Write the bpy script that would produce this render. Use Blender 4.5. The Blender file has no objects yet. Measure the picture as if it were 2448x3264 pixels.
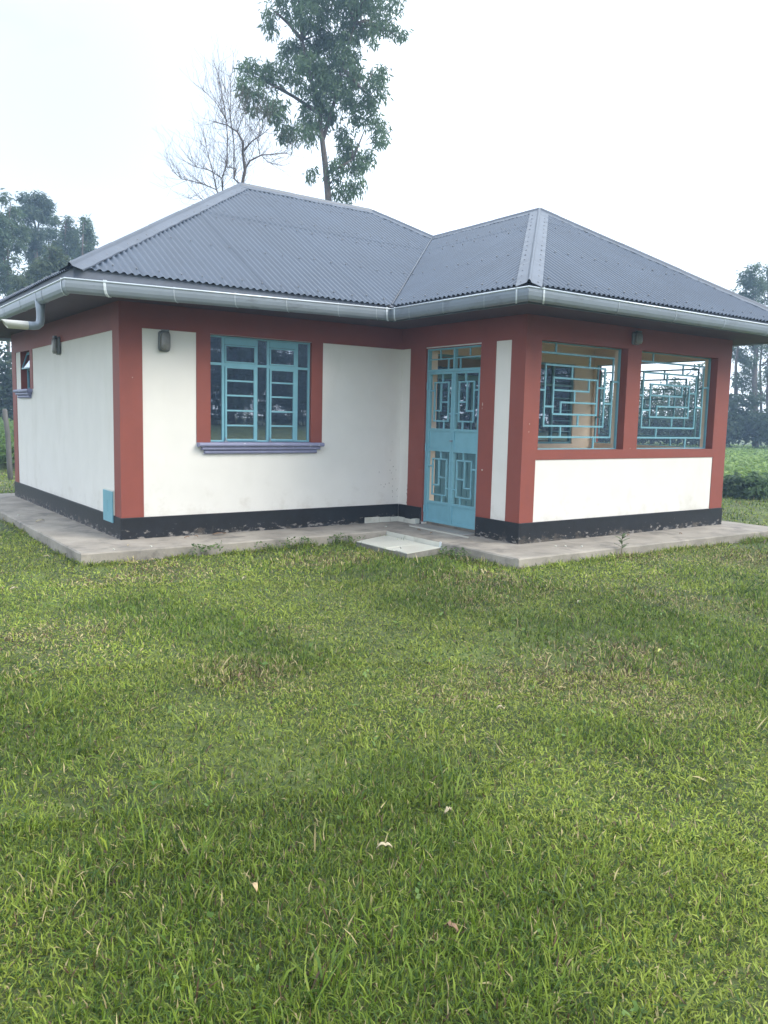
import bpy, bmesh, math, random
import numpy as np
from mathutils import Vector, Matrix
random.seed(7); rng = np.random.default_rng(7)
D2R = math.radians
scene = bpy.context.scene
COL = scene.collection

# ---------------------------------------------------------------- camera
F, PITCH, ROLL, YAW = 2605.0, -6.5687, 1.2963, 35.6341
CAM = Vector((-2.7521, -8.609, 1.35))
def basis():
    p, r, y = D2R(PITCH), D2R(ROLL), D2R(YAW)
    f = Vector((math.sin(y)*math.cos(p), math.cos(y)*math.cos(p), math.sin(p)))
    rt = Vector((math.cos(y), -math.sin(y), 0)); up = rt.cross(f)
    return rt*math.cos(r)+up*math.sin(r), -rt*math.sin(r)+up*math.cos(r), f
RT, UP, FW = basis()
cd = bpy.data.cameras.new('camera'); cam = bpy.data.objects.new('camera', cd); COL.objects.link(cam)
M = Matrix(((RT.x, UP.x, -FW.x, CAM.x), (RT.y, UP.y, -FW.y, CAM.y), (RT.z, UP.z, -FW.z, CAM.z), (0, 0, 0, 1)))
cam.matrix_world = M
cd.sensor_fit = 'HORIZONTAL'; cd.sensor_width = 36; cd.lens = 36*F/2448; cd.clip_end = 2000; cd.clip_start = .05
scene.camera = cam
scene.render.resolution_x = 768; scene.render.resolution_y = 1024
# ---------------------------------------------------------------- world: bright broken overcast
SUN_EL, SUN_AZ = 38, 146
w = bpy.data.worlds.new('World'); scene.world = w; w.use_nodes = True
nt = w.node_tree; nt.nodes.clear(); N = nt.nodes.new; L = nt.links.new
out = N('ShaderNodeOutputWorld'); bg = N('ShaderNodeBackground'); bg.inputs[1].default_value = .1
sky = N('ShaderNodeTexSky'); sky.sky_type = 'NISHITA'; sky.sun_disc = False
sky.sun_elevation = D2R(SUN_EL); sky.sun_rotation = D2R(SUN_AZ)
tc = N('ShaderNodeTexCoord'); mp = N('ShaderNodeMapping'); mp.inputs['Scale'].default_value = (1, 1, 2.2)
ns = N('ShaderNodeTexNoise'); ns.inputs['Scale'].default_value = 1.6; ns.inputs['Detail'].default_value = 5; ns.inputs['Roughness'].default_value = .55
cr = N('ShaderNodeValToRGB'); cr.color_ramp.elements[0].position = .28; cr.color_ramp.elements[0].color = (.62, .62, .62, 1)
cr.color_ramp.elements[1].position = .52; cr.color_ramp.elements[1].color = (1, 1, 1, 1)
mx = N('ShaderNodeMix'); mx.data_type = 'RGBA'; mx.inputs['B'].default_value = (12.8, 14.0, 15.6, 1)
L(tc.outputs['Generated'], mp.inputs[0]); L(mp.outputs[0], ns.inputs['Vector']); L(ns.outputs[0], cr.inputs[0])
gap = N('ShaderNodeVectorMath'); gap.operation = 'DOT_PRODUCT'; gv = (FW*F+RT*(150-1224)-UP*(250-1632)).normalized(); gap.inputs[1].default_value = gv
gr = N('ShaderNodeMapRange'); gr.inputs[1].default_value = .93; gr.inputs[2].default_value = 1.0; gr.inputs[3].default_value = 1; gr.inputs[4].default_value = .46
ml = N('ShaderNodeMath'); ml.operation = 'MULTIPLY'   # a thinner part of the cloud deck where blue shows through
L(tc.outputs['Generated'], gap.inputs[0]); L(gap.outputs['Value'], gr.inputs[0]); L(cr.outputs[0], ml.inputs[0]); L(gr.outputs[0], ml.inputs[1]); L(ml.outputs[0], mx.inputs['Factor']); L(sky.outputs[0], mx.inputs['A']); L(mx.outputs['Result'], bg.inputs[0]); L(bg.outputs[0], out.inputs[0])
sd = bpy.data.lights.new('sun', 'SUN'); sd.energy = 2.4; sd.angle = D2R(32); sd.color = (1, .93, .80)
so = bpy.data.objects.new('sun', sd); COL.objects.link(so)
sdir = Vector((math.sin(D2R(SUN_AZ))*math.cos(D2R(SUN_EL)), math.cos(D2R(SUN_AZ))*math.cos(D2R(SUN_EL)), math.sin(D2R(SUN_EL))))
so.rotation_euler = sdir.to_track_quat('Z', 'Y').to_euler(); so.location = (0, 0, 20)
vs = scene.view_settings; vs.view_transform = 'Standard'; vs.look = 'None'; vs.exposure = .6; vs.gamma = 1; vs.use_curve_mapping = False
scene.render.engine = 'CYCLES'
scene.cycles.max_bounces = 8; scene.cycles.transparent_max_bounces = 16

# ---------------------------------------------------------------- helpers
def sight(px, py, dist):
    """point on the line of sight through pixel (of the 2448x3264 photograph) at a horizontal distance"""
    d = FW*F + RT*(px-1224) - UP*(py-1632)
    return CAM + d*(dist/math.hypot(d.x, d.y))
def on_ground(px, py, z=-.11):
    d = FW*F + RT*(px-1224) - UP*(py-1632); return CAM + d*((z-CAM.z)/d.z)

def mat(name, col, rough=.6, var=.12, scale=6, bump=0, bscale=60, metal=0, spec=.5, col2=None, detail=5, stretch=(1, 1, 1)):
    m = bpy.data.materials.new(name); m.use_nodes = True; t = m.node_tree; b = t.nodes['Principled BSDF']
    b.inputs['Roughness'].default_value = rough; b.inputs['Metallic'].default_value = metal
    b.inputs['Specular IOR Level'].default_value = spec
    g = t.nodes.new('ShaderNodeNewGeometry'); mpn = t.nodes.new('ShaderNodeMapping'); mpn.inputs['Scale'].default_value = stretch
    t.links.new(g.outputs['Position'], mpn.inputs[0])
    n = t.nodes.new('ShaderNodeTexNoise'); n.inputs['Scale'].default_value = scale; n.inputs['Detail'].default_value = detail; n.inputs['Roughness'].default_value = .6
    t.links.new(mpn.outputs[0], n.inputs['Vector'])
    r = t.nodes.new('ShaderNodeValToRGB'); r.color_ramp.elements[0].position = .3; r.color_ramp.elements[1].position = .7
    c1 = [c*(1-var) for c in col]; c2 = list(col2) if col2 else [min(1, c*(1+var)) for c in col]
    r.color_ramp.elements[0].color = (*c1, 1); r.color_ramp.elements[1].color = (*c2, 1)
    t.links.new(n.outputs[0], r.inputs[0]); t.links.new(r.outputs[0], b.inputs['Base Color'])
    if bump:
        n2 = t.nodes.new('ShaderNodeTexNoise'); n2.inputs['Scale'].default_value = bscale; n2.inputs['Detail'].default_value = 4
        t.links.new(g.outputs['Position'], n2.inputs['Vector'])
        bp = t.nodes.new('ShaderNodeBump'); bp.inputs['Strength'].default_value = bump; bp.inputs['Distance'].default_value = .004
        t.links.new(n2.outputs[0], bp.inputs['Height']); t.links.new(bp.outputs[0], b.inputs['Normal'])
    return m
def spots(m, col, scale, thr, lo=None, hi=None, stretch=(1, 1, 1), soft=.03, amt=1.0):
    """chips, splashes or stains with a shape of their own, optionally between two heights"""
    t = m.node_tree; b = t.nodes['Principled BSDF']; src = b.inputs['Base Color'].links[0].from_socket
    g = t.nodes.new('ShaderNodeNewGeometry'); mpn = t.nodes.new('ShaderNodeMapping'); mpn.inputs['Scale'].default_value = stretch
    mpn.inputs['Location'].default_value = (scale, 3.1, 1.7)
    t.links.new(g.outputs['Position'], mpn.inputs[0])
    n = t.nodes.new('ShaderNodeTexNoise'); n.inputs['Scale'].default_value = scale; n.inputs['Detail'].default_value = 6; n.inputs['Roughness'].default_value = .65
    t.links.new(mpn.outputs[0], n.inputs['Vector'])
    val = n.outputs[0]
    if lo is not None:
        s = t.nodes.new('ShaderNodeSeparateXYZ'); t.links.new(g.outputs['Position'], s.inputs[0])
        mr = t.nodes.new('ShaderNodeMapRange'); mr.inputs[1].default_value = lo; mr.inputs[2].default_value = hi
        mr.inputs[3].default_value = .13; mr.inputs[4].default_value = -.1
        t.links.new(s.outputs['Z'], mr.inputs[0])
        a = t.nodes.new('ShaderNodeMath'); a.operation = 'ADD'; t.links.new(val, a.inputs[0]); t.links.new(mr.outputs[0], a.inputs[1]); val = a.outputs[0]
    r = t.nodes.new('ShaderNodeMapRange'); r.inputs[1].default_value = thr; r.inputs[2].default_value = thr+soft; r.inputs[4].default_value = amt
    t.links.new(val, r.inputs[0])
    mxn = t.nodes.new('ShaderNodeMix'); mxn.data_type = 'RGBA'; mxn.inputs['B'].default_value = (*col, 1)
    t.links.new(r.outputs[0], mxn.inputs['Factor']); t.links.new(src, mxn.inputs['A']); t.links.new(mxn.outputs['Result'], b.inputs['Base Color'])

def link(ob, parent=None):
    COL.objects.link(ob)
    if parent: ob.parent = parent
    return ob
def tag(o, label=None, cat=None, group=None, kind=None):
    if label: o['label'] = label
    if cat: o['category'] = cat
    if group: o['group'] = group
    if kind: o['kind'] = kind
    return o
def thing(name, label, cat, loc=(0, 0, 0), group=None):
    o = bpy.data.objects.new(name, None); o.empty_display_size = .1; o.location = loc; link(o); return tag(o, label, cat, group)

class MB:
    def __init__(s, T=None): s.v = []; s.f = []; s.T = T
    def add(s, vs, fs):
        n = len(s.v); s.v += [s.T(Vector(p)) if s.T else Vector(p) for p in vs]; s.f += [tuple(i+n for i in q) for q in fs]; return s
    def box(s, x0, x1, y0, y1, z0, z1):
        if x0 > x1: x0, x1 = x1, x0
        if y0 > y1: y0, y1 = y1, y0
        if z0 > z1: z0, z1 = z1, z0
        return s.add([(x0, y0, z0), (x1, y0, z0), (x1, y1, z0), (x0, y1, z0), (x0, y0, z1), (x1, y0, z1), (x1, y1, z1), (x0, y1, z1)],
              [(0, 3, 2, 1), (4, 5, 6, 7), (0, 1, 5, 4), (1, 2, 6, 5), (2, 3, 7, 6), (3, 0, 4, 7)])
    def tube(s, pts, rad, n=8, cap=True):
        pts = [Vector(p) for p in pts]; rad = rad if isinstance(rad, (list, tuple)) else [rad]*len(pts)
        rings = []; ref = None
        for i, p in enumerate(pts):
            d = (pts[min(i+1, len(pts)-1)]-pts[max(i-1, 0)]).normalized()
            if ref is None: ref = d.orthogonal().normalized()
            u = (ref-d*ref.dot(d)).normalized(); ref = u; v = d.cross(u)
            rings.append([p+(u*math.cos(2*math.pi*k/n)+v*math.sin(2*math.pi*k/n))*rad[i] for k in range(n)])
        vs = [q for r in rings for q in r]; fs = []
        for i in range(len(pts)-1):
            for k in range(n): fs.append((i*n+k, i*n+(k+1) % n, (i+1)*n+(k+1) % n, (i+1)*n+k))
        if cap: fs += [tuple(range(n-1, -1, -1)), tuple((len(pts)-1)*n+k for k in range(n))]
        return s.add(vs, fs)
    def prism(s, poly, z0, z1):
        n = len(poly); return s.add([(x, y, z0) for x, y in poly]+[(x, y, z1) for x, y in poly],
            [tuple(range(n-1, -1, -1)), tuple(range(n, 2*n))]+[(i, (i+1) % n, n+(i+1) % n, n+i) for i in range(n)])
    def grid(s, us, ws, keep, d0, d1):
        """slab of cells in (u, depth, w); keep(umid, wmid) says which cells are solid"""
        us = sorted(set(us)); ws = sorted(set(ws)); nu, nw = len(us)-1, len(ws)-1
        K = [[keep((us[i]+us[i+1])/2, (ws[j]+ws[j+1])/2) for j in range(nw)] for i in range(nu)]
        idx = {}
        vs = []; fs = []
        def V(i, j, k):
            if (i, j, k) not in idx: idx[(i, j, k)] = len(vs); vs.append((us[i], (d0, d1)[k], ws[j]))
            return idx[(i, j, k)]
        g = lambda i, j: 0 <= i < nu and 0 <= j < nw and K[i][j]
        for i in range(nu):
            for j in range(nw):
                if not K[i][j]: continue
                fs.append((V(i, j, 0), V(i+1, j, 0), V(i+1, j+1, 0), V(i, j+1, 0)))
                fs.append((V(i, j, 1), V(i, j+1, 1), V(i+1, j+1, 1), V(i+1, j, 1)))
                if not g(i-1, j): fs.append((V(i, j, 0), V(i, j+1, 0), V(i, j+1, 1), V(i, j, 1)))
                if not g(i+1, j): fs.append((V(i+1, j, 0), V(i+1, j, 1), V(i+1, j+1, 1), V(i+1, j+1, 0)))
                if not g(i, j-1): fs.append((V(i, j, 0), V(i, j, 1), V(i+1, j, 1), V(i+1, j, 0)))
                if not g(i, j+1): fs.append((V(i, j+1, 0), V(i+1, j+1, 0), V(i+1, j+1, 1), V(i, j+1, 1)))
        return s.add(vs, fs)
    def build(s, name, m, parent=None, smooth=False, bevel=0, recalc=True):
        me = bpy.data.meshes.new(name); me.from_pydata([tuple(p) for p in s.v], [], s.f)
        if recalc:
            bm = bmesh.new(); bm.from_mesh(me); bmesh.ops.recalc_face_normals(bm, faces=bm.faces); bm.to_mesh(me); bm.free()
        me.materials.append(m)
        if smooth: me.shade_smooth()
        o = link(bpy.data.objects.new(name, me), parent)
        if bevel:
            b = o.modifiers.new('bevel', 'BEVEL'); b.width = bevel; b.segments = 2; b.limit_method = 'ANGLE'; b.angle_limit = D2R(40)
        return o
def raw_mesh(name, verts, faces, m, parent=None, colors=None, smooth=False):
    """fast mesh from numpy arrays; faces (n,3) or (n,4)"""
    me = bpy.data.meshes.new(name); nv = len(verts); nf, k = faces.shape
    me.vertices.add(nv); me.vertices.foreach_set('co', verts.astype(np.float32).ravel())
    me.loops.add(nf*k); me.loops.foreach_set('vertex_index', faces.astype(np.int32).ravel())
    me.polygons.add(nf); me.polygons.foreach_set('loop_start', np.arange(0, nf*k, k, dtype=np.int32))
    me.polygons.foreach_set('loop_total', np.full(nf, k, dtype=np.int32))
    if colors is not None:
        a = me.color_attributes.new('tint', 'FLOAT_COLOR', 'POINT')
        c = np.ones((nv, 4), np.float32); c[:, :3] = colors; a.data.foreach_set('color', c.ravel())
    me.update(); me.materials.append(m)
    if smooth: me.shade_smooth()
    return link(bpy.data.objects.new(name, me), parent)

# ---------------------------------------------------------------- materials
CREAM = mat('cream_paint', (.71, .69, .655), .75, .03, 3, .25, 180)
spots(CREAM, (.16, .14, .12), 9, .74, stretch=(1, 1, .6), soft=.02, amt=.5)
spots(CREAM, (.46, .44, .37), 1.3, .56, stretch=(1, 1, .45), soft=.2, amt=.28)
spots(CREAM, (.38, .33, .26), 5, .60, 0.2, .75, soft=.16, amt=.22)
BEIGE = mat('interior_beige', (.80, .66, .52), .8, .04, 3, .2, 150)
MAROON = mat('maroon_paint', (.23, .053, .036), .62, .06, 4, .25, 160)
spots(MAROON, (.52, .42, .38), 17, .755, soft=.01)
spots(MAROON, (.16, .04, .033), 2.2, .55, stretch=(1, 1, .4), soft=.2, amt=.4)
BLACK = mat('black_plinth_paint', (.010, .011, .014), .5, .3, 8, .5, 90, spec=.35)
spots(BLACK, (.30, .28, .26), 20, .62, 0.0, .17, stretch=(.6, .6, 1.2), soft=.07, amt=.75)
spots(BLACK, (.10, .085, .07), 6, .60, -.02, .16, soft=.12, amt=.8)
BLUE = mat('blue_gloss_paint', (.165, .37, .45), .38, .06, 9, .1, 60)
SILLM = mat('violet_sill_paint', (.215, .225, .35), .5, .07, 9, .2, 90)
spots(SILLM, (.52, .52, .6), 14, .64, soft=.03, amt=.85)
CONC = mat('concrete', (.26, .235, .20), .85, .16, 2.2, .7, 45, col2=(.39, .35, .30))
spots(CONC, (.12, .11, .10), 3.2, .53, soft=.15, amt=.65)
spots(CONC, (.40, .37, .31), 11, .63, soft=.1, amt=.6)
spots(CONC, (.10, .09, .07), 7, .60, -.11, .01, soft=.14, amt=.75)
spots(CONC, (.07, .065, .06), 30, .70, soft=.03, amt=.6)
TILE = mat('pale_tile', (.56, .56, .50), .3, .06, 3)
spots(TILE, (.3, .28, .22), 5, .58, soft=.15, amt=.5)
GROUT = mat('tile_bed_mortar', (.2, .19, .17), .9, .2, 10, .5, 60)
GALV = mat('grey_gutter_metal', (.23, .265, .31), .42, .07, 3, 0, metal=.3)
spots(GALV, (.13, .14, .155), 4, .58, stretch=(1, 1, 3), soft=.12, amt=.55)
GALVB = mat('bright_strap_metal', (.62, .67, .72), .35, .05, 6, metal=.2)
GALVM = mat('strap_metal', (.36, .40, .45), .4, .05, 6, metal=.2)
PIPE = mat('pipe_metal', (.6, .58, .53), .42, .05, 6, metal=.3)
ROOFM = mat('grey_roof_sheet', (.050, .070, .104), .34, .12, 1.2, 0, spec=.6, stretch=(1, 1, 1))
spots(ROOFM, (.10, .105, .12), 7, .63, soft=.1, amt=.4)
CAPM = mat('grey_ridge_cap', (.082, .100, .132), .4, .1, 2, 0, spec=.6)
SCREW = mat('screw_head', (.17, .18, .2), .4, .1, 3)
FASC = mat('fascia_board', (.12, .14, .18), .6, .15, 6, .3, 50)
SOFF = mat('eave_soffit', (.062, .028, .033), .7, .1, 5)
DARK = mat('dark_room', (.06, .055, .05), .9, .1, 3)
FLOORM = mat('porch_floor', (.36, .28, .22), .5, .1, 4)
METER = mat('lamp_body', (.12, .13, .13), .4, .1, 6)
WOOD = mat('weathered_post', (.13, .125, .12), .85, .25, 14, .6, 80, stretch=(1, 1, .2))
BARK = mat('bark', (.105, .085, .075), .9, .3, 9, .8, 30)
SMBARK = mat('smooth_bark', (.20, .17, .15), .85, .3, 5, .4, 30)
def glass_mat(name, refl, tint):
    m = bpy.data.materials.new(name); m.use_nodes = True; t = m.node_tree; t.nodes.clear()
    o = t.nodes.new('ShaderNodeOutputMaterial'); tr = t.nodes.new('ShaderNodeBsdfTransparent'); tr.inputs[0].default_value = (*tint, 1)
    gl = t.nodes.new('ShaderNodeBsdfGlossy'); gl.inputs['Roughness'].default_value = .015; gl.inputs[0].default_value = (.85, .92, 1, 1)
    lw = t.nodes.new('ShaderNodeFresnel'); lw.inputs[0].default_value = 1.5
    mr = t.nodes.new('ShaderNodeMapRange'); mr.inputs[3].default_value = refl; mr.inputs[4].default_value = 1
    n = t.nodes.new('ShaderNodeTexNoise'); n.inputs['Scale'].default_value = 2.5
    bp = t.nodes.new('ShaderNodeBump'); bp.inputs['Strength'].default_value = .012; bp.inputs['Distance'].default_value = .02
    t.links.new(n.outputs[0], bp.inputs['Height']); t.links.new(bp.outputs[0], gl.inputs['Normal'])
    mxs = t.nodes.new('ShaderNodeMixShader'); t.links.new(lw.outputs[0], mr.inputs[0]); t.links.new(mr.outputs[0], mxs.inputs[0])
    t.links.new(tr.outputs[0], mxs.inputs[1]); t.links.new(gl.outputs[0], mxs.inputs[2]); t.links.new(mxs.outputs[0], o.inputs[0]); return m
GLASS = glass_mat('tinted_window_glass', .36, (.35, .4, .45))
LAMPG = mat('frosted_lamp_glass', (.17, .165, .15), .28, .25, 20)
def leaf_mat(name, trans=.3, rough=.5, gloss=.4):
    m = bpy.data.materials.new(name); m.use_nodes = True; t = m.node_tree; b = t.nodes['Principled BSDF']
    a = t.nodes.new('ShaderNodeVertexColor'); a.layer_name = 'tint'
    b.inputs['Roughness'].default_value = rough; b.inputs['Specular IOR Level'].default_value = gloss
    tl = t.nodes.new('ShaderNodeBsdfTranslucent'); mxs = t.nodes.new('ShaderNodeMixShader'); mxs.inputs[0].default_value = trans
    t.links.new(a.outputs[0], b.inputs['Base Color']); t.links.new(a.outputs[0], tl.inputs[0])
    o = t.nodes['Material Output']; t.links.new(b.outputs[0], mxs.inputs[1]); t.links.new(tl.outputs[0], mxs.inputs[2]); t.links.new(mxs.outputs[0], o.inputs[0])
    return m
LEAF = leaf_mat('foliage', .42); GRASS = leaf_mat('grass_blade', .35, .5, .35); DRY = mat('dry_leaf', (.42, .34, .2), .7, .2, 20)

# ================================================================ SETTING
GZ = -.11
gm = mat('soil_and_thatch', (.062, .075, .022), .95, .35, 2.5, .8, 40, col2=(.115, .15, .038), detail=8)
def vnoise(x, y, s, seed=0):
    r = np.random.default_rng(seed); T = r.random((64, 64)); X = x*s+100; Y = y*s+100
    xi = np.floor(X).astype(int); yi = np.floor(Y).astype(int); fx = X-xi; fy = Y-yi; fx = fx*fx*(3-2*fx); fy = fy*fy*(3-2*fy)
    g = lambda a, b: T[a % 64, b % 64]
    return (g(xi, yi)*(1-fx)+g(xi+1, yi)*fx)*(1-fy)+(g(xi, yi+1)*(1-fx)+g(xi+1, yi+1)*fx)*fy
def ground_h(x, y):
    x = np.asarray(x, float); y = np.asarray(y, float)
    return GZ + (vnoise(x, y, .9, 1)-.5)*.03 + (vnoise(x, y, 3.1, 2)-.5)*.014 + .85*np.clip((-y-12)/26, 0, 1)**1.0
gx = np.concatenate([[-400, -120, -40], np.linspace(-14, 16, 121), [40, 120, 400]]); gy = np.concatenate([[-400, -120, -40], np.linspace(-14, 14, 113), [40, 120, 400]])
X, Y = np.meshgrid(gx, gy, indexing='ij'); Z = ground_h(X, Y)
far = (np.abs(X) > 20) | (np.abs(Y) > 20); Z[far] = GZ+.85*np.clip((-Y[far]-12)/26, 0, 1)
nx, ny = X.shape; I = np.arange(nx*ny).reshape(nx, ny)
fc = np.stack([I[:-1, :-1], I[1:, :-1], I[1:, 1:], I[:-1, 1:]], -1).reshape(-1, 4)
tag(raw_mesh('ground', np.stack([X, Y, Z], -1).reshape(-1, 3), fc, gm, smooth=True), 'grassy plot of ground running out to the fields', kind='structure')

a, p, LX, DY = 3.655, 2.222, 7.507, 5.197
ZT = 2.488; HP = .231; HB = 2.235; T = .18; TR = .13
def rough_prism(poly, z0, z1, jit=.004, step=.09):
    """slab with a slightly chipped, uneven arris"""
    pts = []
    n = len(poly)
    for i in range(n):
        A = Vector((*poly[i], 0)); B = Vector((*poly[(i+1) % n], 0)); k = max(1, int((B-A).length/step)); nn = (B-A).normalized(); nrm = Vector((nn.y, -nn.x, 0))
        for j in range(k):
            q = A.lerp(B, j/k)
            pts.append((q, nrm, j == 0))
    mb = MB(); N_ = len(pts); vs = []
    for q, nr, c in pts: o = q+nr*random.uniform(-jit, jit)*(0 if c else 1); vs.append((o.x, o.y, z0))
    for (q, nr, c), v in zip(pts, list(vs)): vs.append((v[0], v[1], z1-.010-random.random()*.006))
    for (q, nr, c), v in zip(pts, list(vs[:N_])):
        dx = -nr*(.010+random.random()*.006); vs.append((v[0]+dx.x, v[1]+dx.y, z1))
    fs = [tuple(range(N_-1, -1, -1)), tuple(range(2*N_, 3*N_))]
    for k in (0, 1):
        for i in range(N_): fs.append((k*N_+i, k*N_+(i+1) % N_, (k+1)*N_+(i+1) % N_, (k+1)*N_+i))
    mb.add(vs, fs); return mb
AP = [(-.617, -.70), (2.972, -.70), (2.972, -2.925), (7.95, -2.925), (7.95, DY+.5), (-.617, DY+.45)]
tag(rough_prism(AP, -.25, 0).build('concrete_apron', CONC, smooth=False), 'weathered concrete apron running round the foot of the house', kind='structure')

# ================================================================ HOUSE
house = thing('bungalow', 'small cream and maroon bungalow with grey corrugated hip roof on a concrete apron', 'house', (0, 0, 0))
FR = lambda q: Vector((q.x, q.y, q.z))                       # front wall: u=x
LF = lambda q: Vector((q.y, q.x, q.z))                       # left wall: u=y, outward -X
DW = lambda q: Vector((a+q.y, q.x, q.z))                     # door wall of the porch, outward -X
PF = lambda q: Vector((q.x, -p+q.y, q.z))                    # porch front
RW = lambda q: Vector((LX-q.y, q.x, q.z))                    # right wall, outward +X
BW = lambda q: Vector((q.x, DY-q.y, q.z))                    # back wall
inr = lambda u, z, r: r[0] < u < r[1] and r[2] < z < r[3]
def holes(*hs): return lambda u, z: not any(inr(u, z, h) for h in hs)
def cuts(*hs, ext=()):
    us = list(ext); ws = []
    for h in hs: us += [h[0], h[1]]; ws += [h[2], h[3]]
    return us, ws
def wall(Tm, u0, u1, hs, m, d0=0, d1=T, name='wall', z0=-.02, z1=ZT, label=None):
    us, ws = cuts(*hs); o = MB(Tm).grid([u0, u1]+us, [z0, z1]+ws, holes(*hs), d0, d1).build(name, m, house)
    if label: o['label'] = label
    return o
H_WIN = (1.0, 2.30, 1.035, HB-.01)
H_SM = (4.0, 4.6, 1.65, 2.205)
H_DOOR = (-1.52, -.50, .05, 2.215)
H_G1 = (a+.228, a+1.702, 1.03, 2.239)
H_G2 = (a+1.949, a+3.558, 1.03, 2.239)
H_G3 = (-1.96, -.03, 1.03, 2.239)
H_IW = (5.70, 6.95, 1.02, 2.22)
H_ID = (4.02, 5.24, .05, 2.22)
wall(FR, 0, a, [H_WIN], CREAM)
wall(LF, T, DY-T, [H_SM], CREAM)
wall(DW, -p, 0, [(-1.52, -.50, -.03, 2.215)], CREAM)
wall(PF, a+T, LX-TR, [H_G1, H_G2], CREAM)
wall(RW, -p, DY-T, [H_G3, (2.2, 3.4, 1.03, 2.2)], CREAM, 0, TR)
wall(BW, 0, LX, [(2.5, 3.7, 1.03, 2.2), (5.2, 6.1, -.03, 2.2)], CREAM)
wall(FR, a, LX-TR, [H_IW, (4.02, 5.24, -.03, 2.22)], BEIGE, label='beige back wall of the porch')
# beige render inside the porch
LN = .006
wall(lambda q: Vector((a+T+LN-q.y, q.x, q.z)), -p+T+LN, -LN, [(-1.52, -.50, -.03, 2.215)], BEIGE, 0, LN, 'inner_render')
wall(lambda q: Vector((q.x, -p+T+LN-q.y, q.z)), a+T, LX-TR, [H_G1, H_G2], BEIGE, 0, LN, 'inner_render')
wall(lambda q: Vector((LX-TR-LN+q.y, q.x, q.z)), -p+T+LN, -LN, [H_G3], BEIGE, 0, LN, 'inner_render')
MB().box(a+T, LX-TR, -p+T, -.0, -.02, .05).build('porch_floor', FLOORM, house)
MB().box(a+T-.10, a+T, -1.52, -.50, -.02, .046).build('threshold', CONC, house)
# maroon bands, 8 mm proud of the cream
BD = .008
def band(Tm, us, ws, keep, name='painted_band'): return MB(Tm).grid(us, ws, keep, -BD, 0).build(name, MAROON, house)
band(FR, [-BD, .236, .838, 1.0, 2.30, 2.454, a-BD], [HP, 1.03, HB-.005, ZT],
     lambda u, z: z > HB-.005 or u < .236 or (z > 1.03 and (.838 < u < 1.0 or 2.30 < u < 2.454)))
band(LF, [0, .213, 3.85, 4.0, 4.6, 4.93, DY], [HP, 1.65, 2.205, ZT],
     lambda u, z: z > 2.205 or u < .213 or u > 4.93 or (z > 1.65 and 3.85 < u < 4.0))
band(DW, [-p-BD, -2.009, -1.763, -1.52, -.50, -.188, -BD], [HP, HB-.005, ZT],
     lambda u, z: z > HB-.005 or u < -2.009 or -1.763 < u < -1.52 or -.50 < u < -.188)
band(PF, [a, a+.208, a+.228, a+1.702, a+1.949, a+3.558, a+3.58, LX+BD], [HP, .926, 1.03, 2.239, ZT],
     lambda u, z: z > 2.239 or u < a+.208 or u > a+3.58 or (.926 < z and not (z > 1.03 and (a+.228 < u < a+1.702 or a+1.949 < u < a+3.558))))
band(RW, [-p, -p+.2, -1.96, -.03, -.02, DY], [HP, .926, 1.03, 2.239, ZT],
     lambda u, z: z > 2.239 or u < -p+.2 or (u < -.02 and .926 < z and not (z > 1.03 and -1.96 < u < -.03)))
def liner(Tm, h, d1, m=MAROON, d0=-BD, t=.005, sides='lrtb'):
    u0, u1, z0, z1 = h; mb = MB(Tm)
    mb.box(u0, u0+t, d0, d1, z0, z1); mb.box(u1-t, u1, d0, d1, z0, z1); mb.box(u0+t, u1-t, d0, d1, z1-t, z1)
    if 'b' in sides: mb.box(u0+t, u1-t, d0, d1, z0, z0+t)
    mb.build('reveal', m, house)
liner(PF, H_G1, .10); liner(PF, H_G2, .10); liner(RW, H_G3, .06)
liner(PF, H_G1, T+.004, BEIGE, .10); liner(PF, H_G2, T+.004, BEIGE, .10); liner(RW, H_G3, TR+.004, BEIGE, .06); liner(DW, (-1.52, -.50, .05, 2.215), .045, sides='lrt'); liner(DW, (-1.52, -.50, .05, 2.215), T+.004, BEIGE, .045, sides='lrt')
liner(LF, H_SM, T, MAROON, -BD, .005); liner(FR, H_WIN, T, MAROON, -BD, .003)
# black plinth, 20 mm proud
PP = .02
def plinth(Tm, us, keep=lambda u, z: True): MB(Tm).grid(us, [-.03, HP], keep, -PP, 0).build('plinth', BLACK, house, bevel=.004)
plinth(FR, [-PP, a-PP]); plinth(LF, [0, DY]); plinth(DW, [-p-PP, -1.53]); plinth(DW, [-.49, -PP]); plinth(PF, [a, LX+PP]); plinth(RW, [-p, DY])
for (u0, u1, z) in ((3.10, 3.33, .077), (3.334, 3.50, .07), (3.504, a-PP-.008, .066)):
    MB().box(u0, u1, -.03, -PP, .002, z).build('skirting_tile', TILE, house, bevel=.002)
for (u0, u1, z) in ((-.17, -.034, .066), (-.385, -.175, .06)):
    MB().box(a-.03, a-PP, u0, u1, .002, z).build('skirting_tile', TILE, house, bevel=.002)
MB().box(3.47, a+T-.10, -1.51, -.46, .001, .022).build('doorstep', mat('worn_tile_step', (.27, .25, .23), .6, .2, 5), house, bevel=.003)
o = MB().box(3.455, 3.468, -1.62, -.5, .001, .014).build('step_edging', TILE, house)
o = MB(lambda q: Matrix.Rotation(.2, 3, 'Z') @ q + Vector((3.60, -.45, 0))).box(-.055, .05, -.035, .035, .024, .085).build('broken_tile', TILE, house, bevel=.006); o['label'] = 'loose white piece at the hinge foot'
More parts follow.
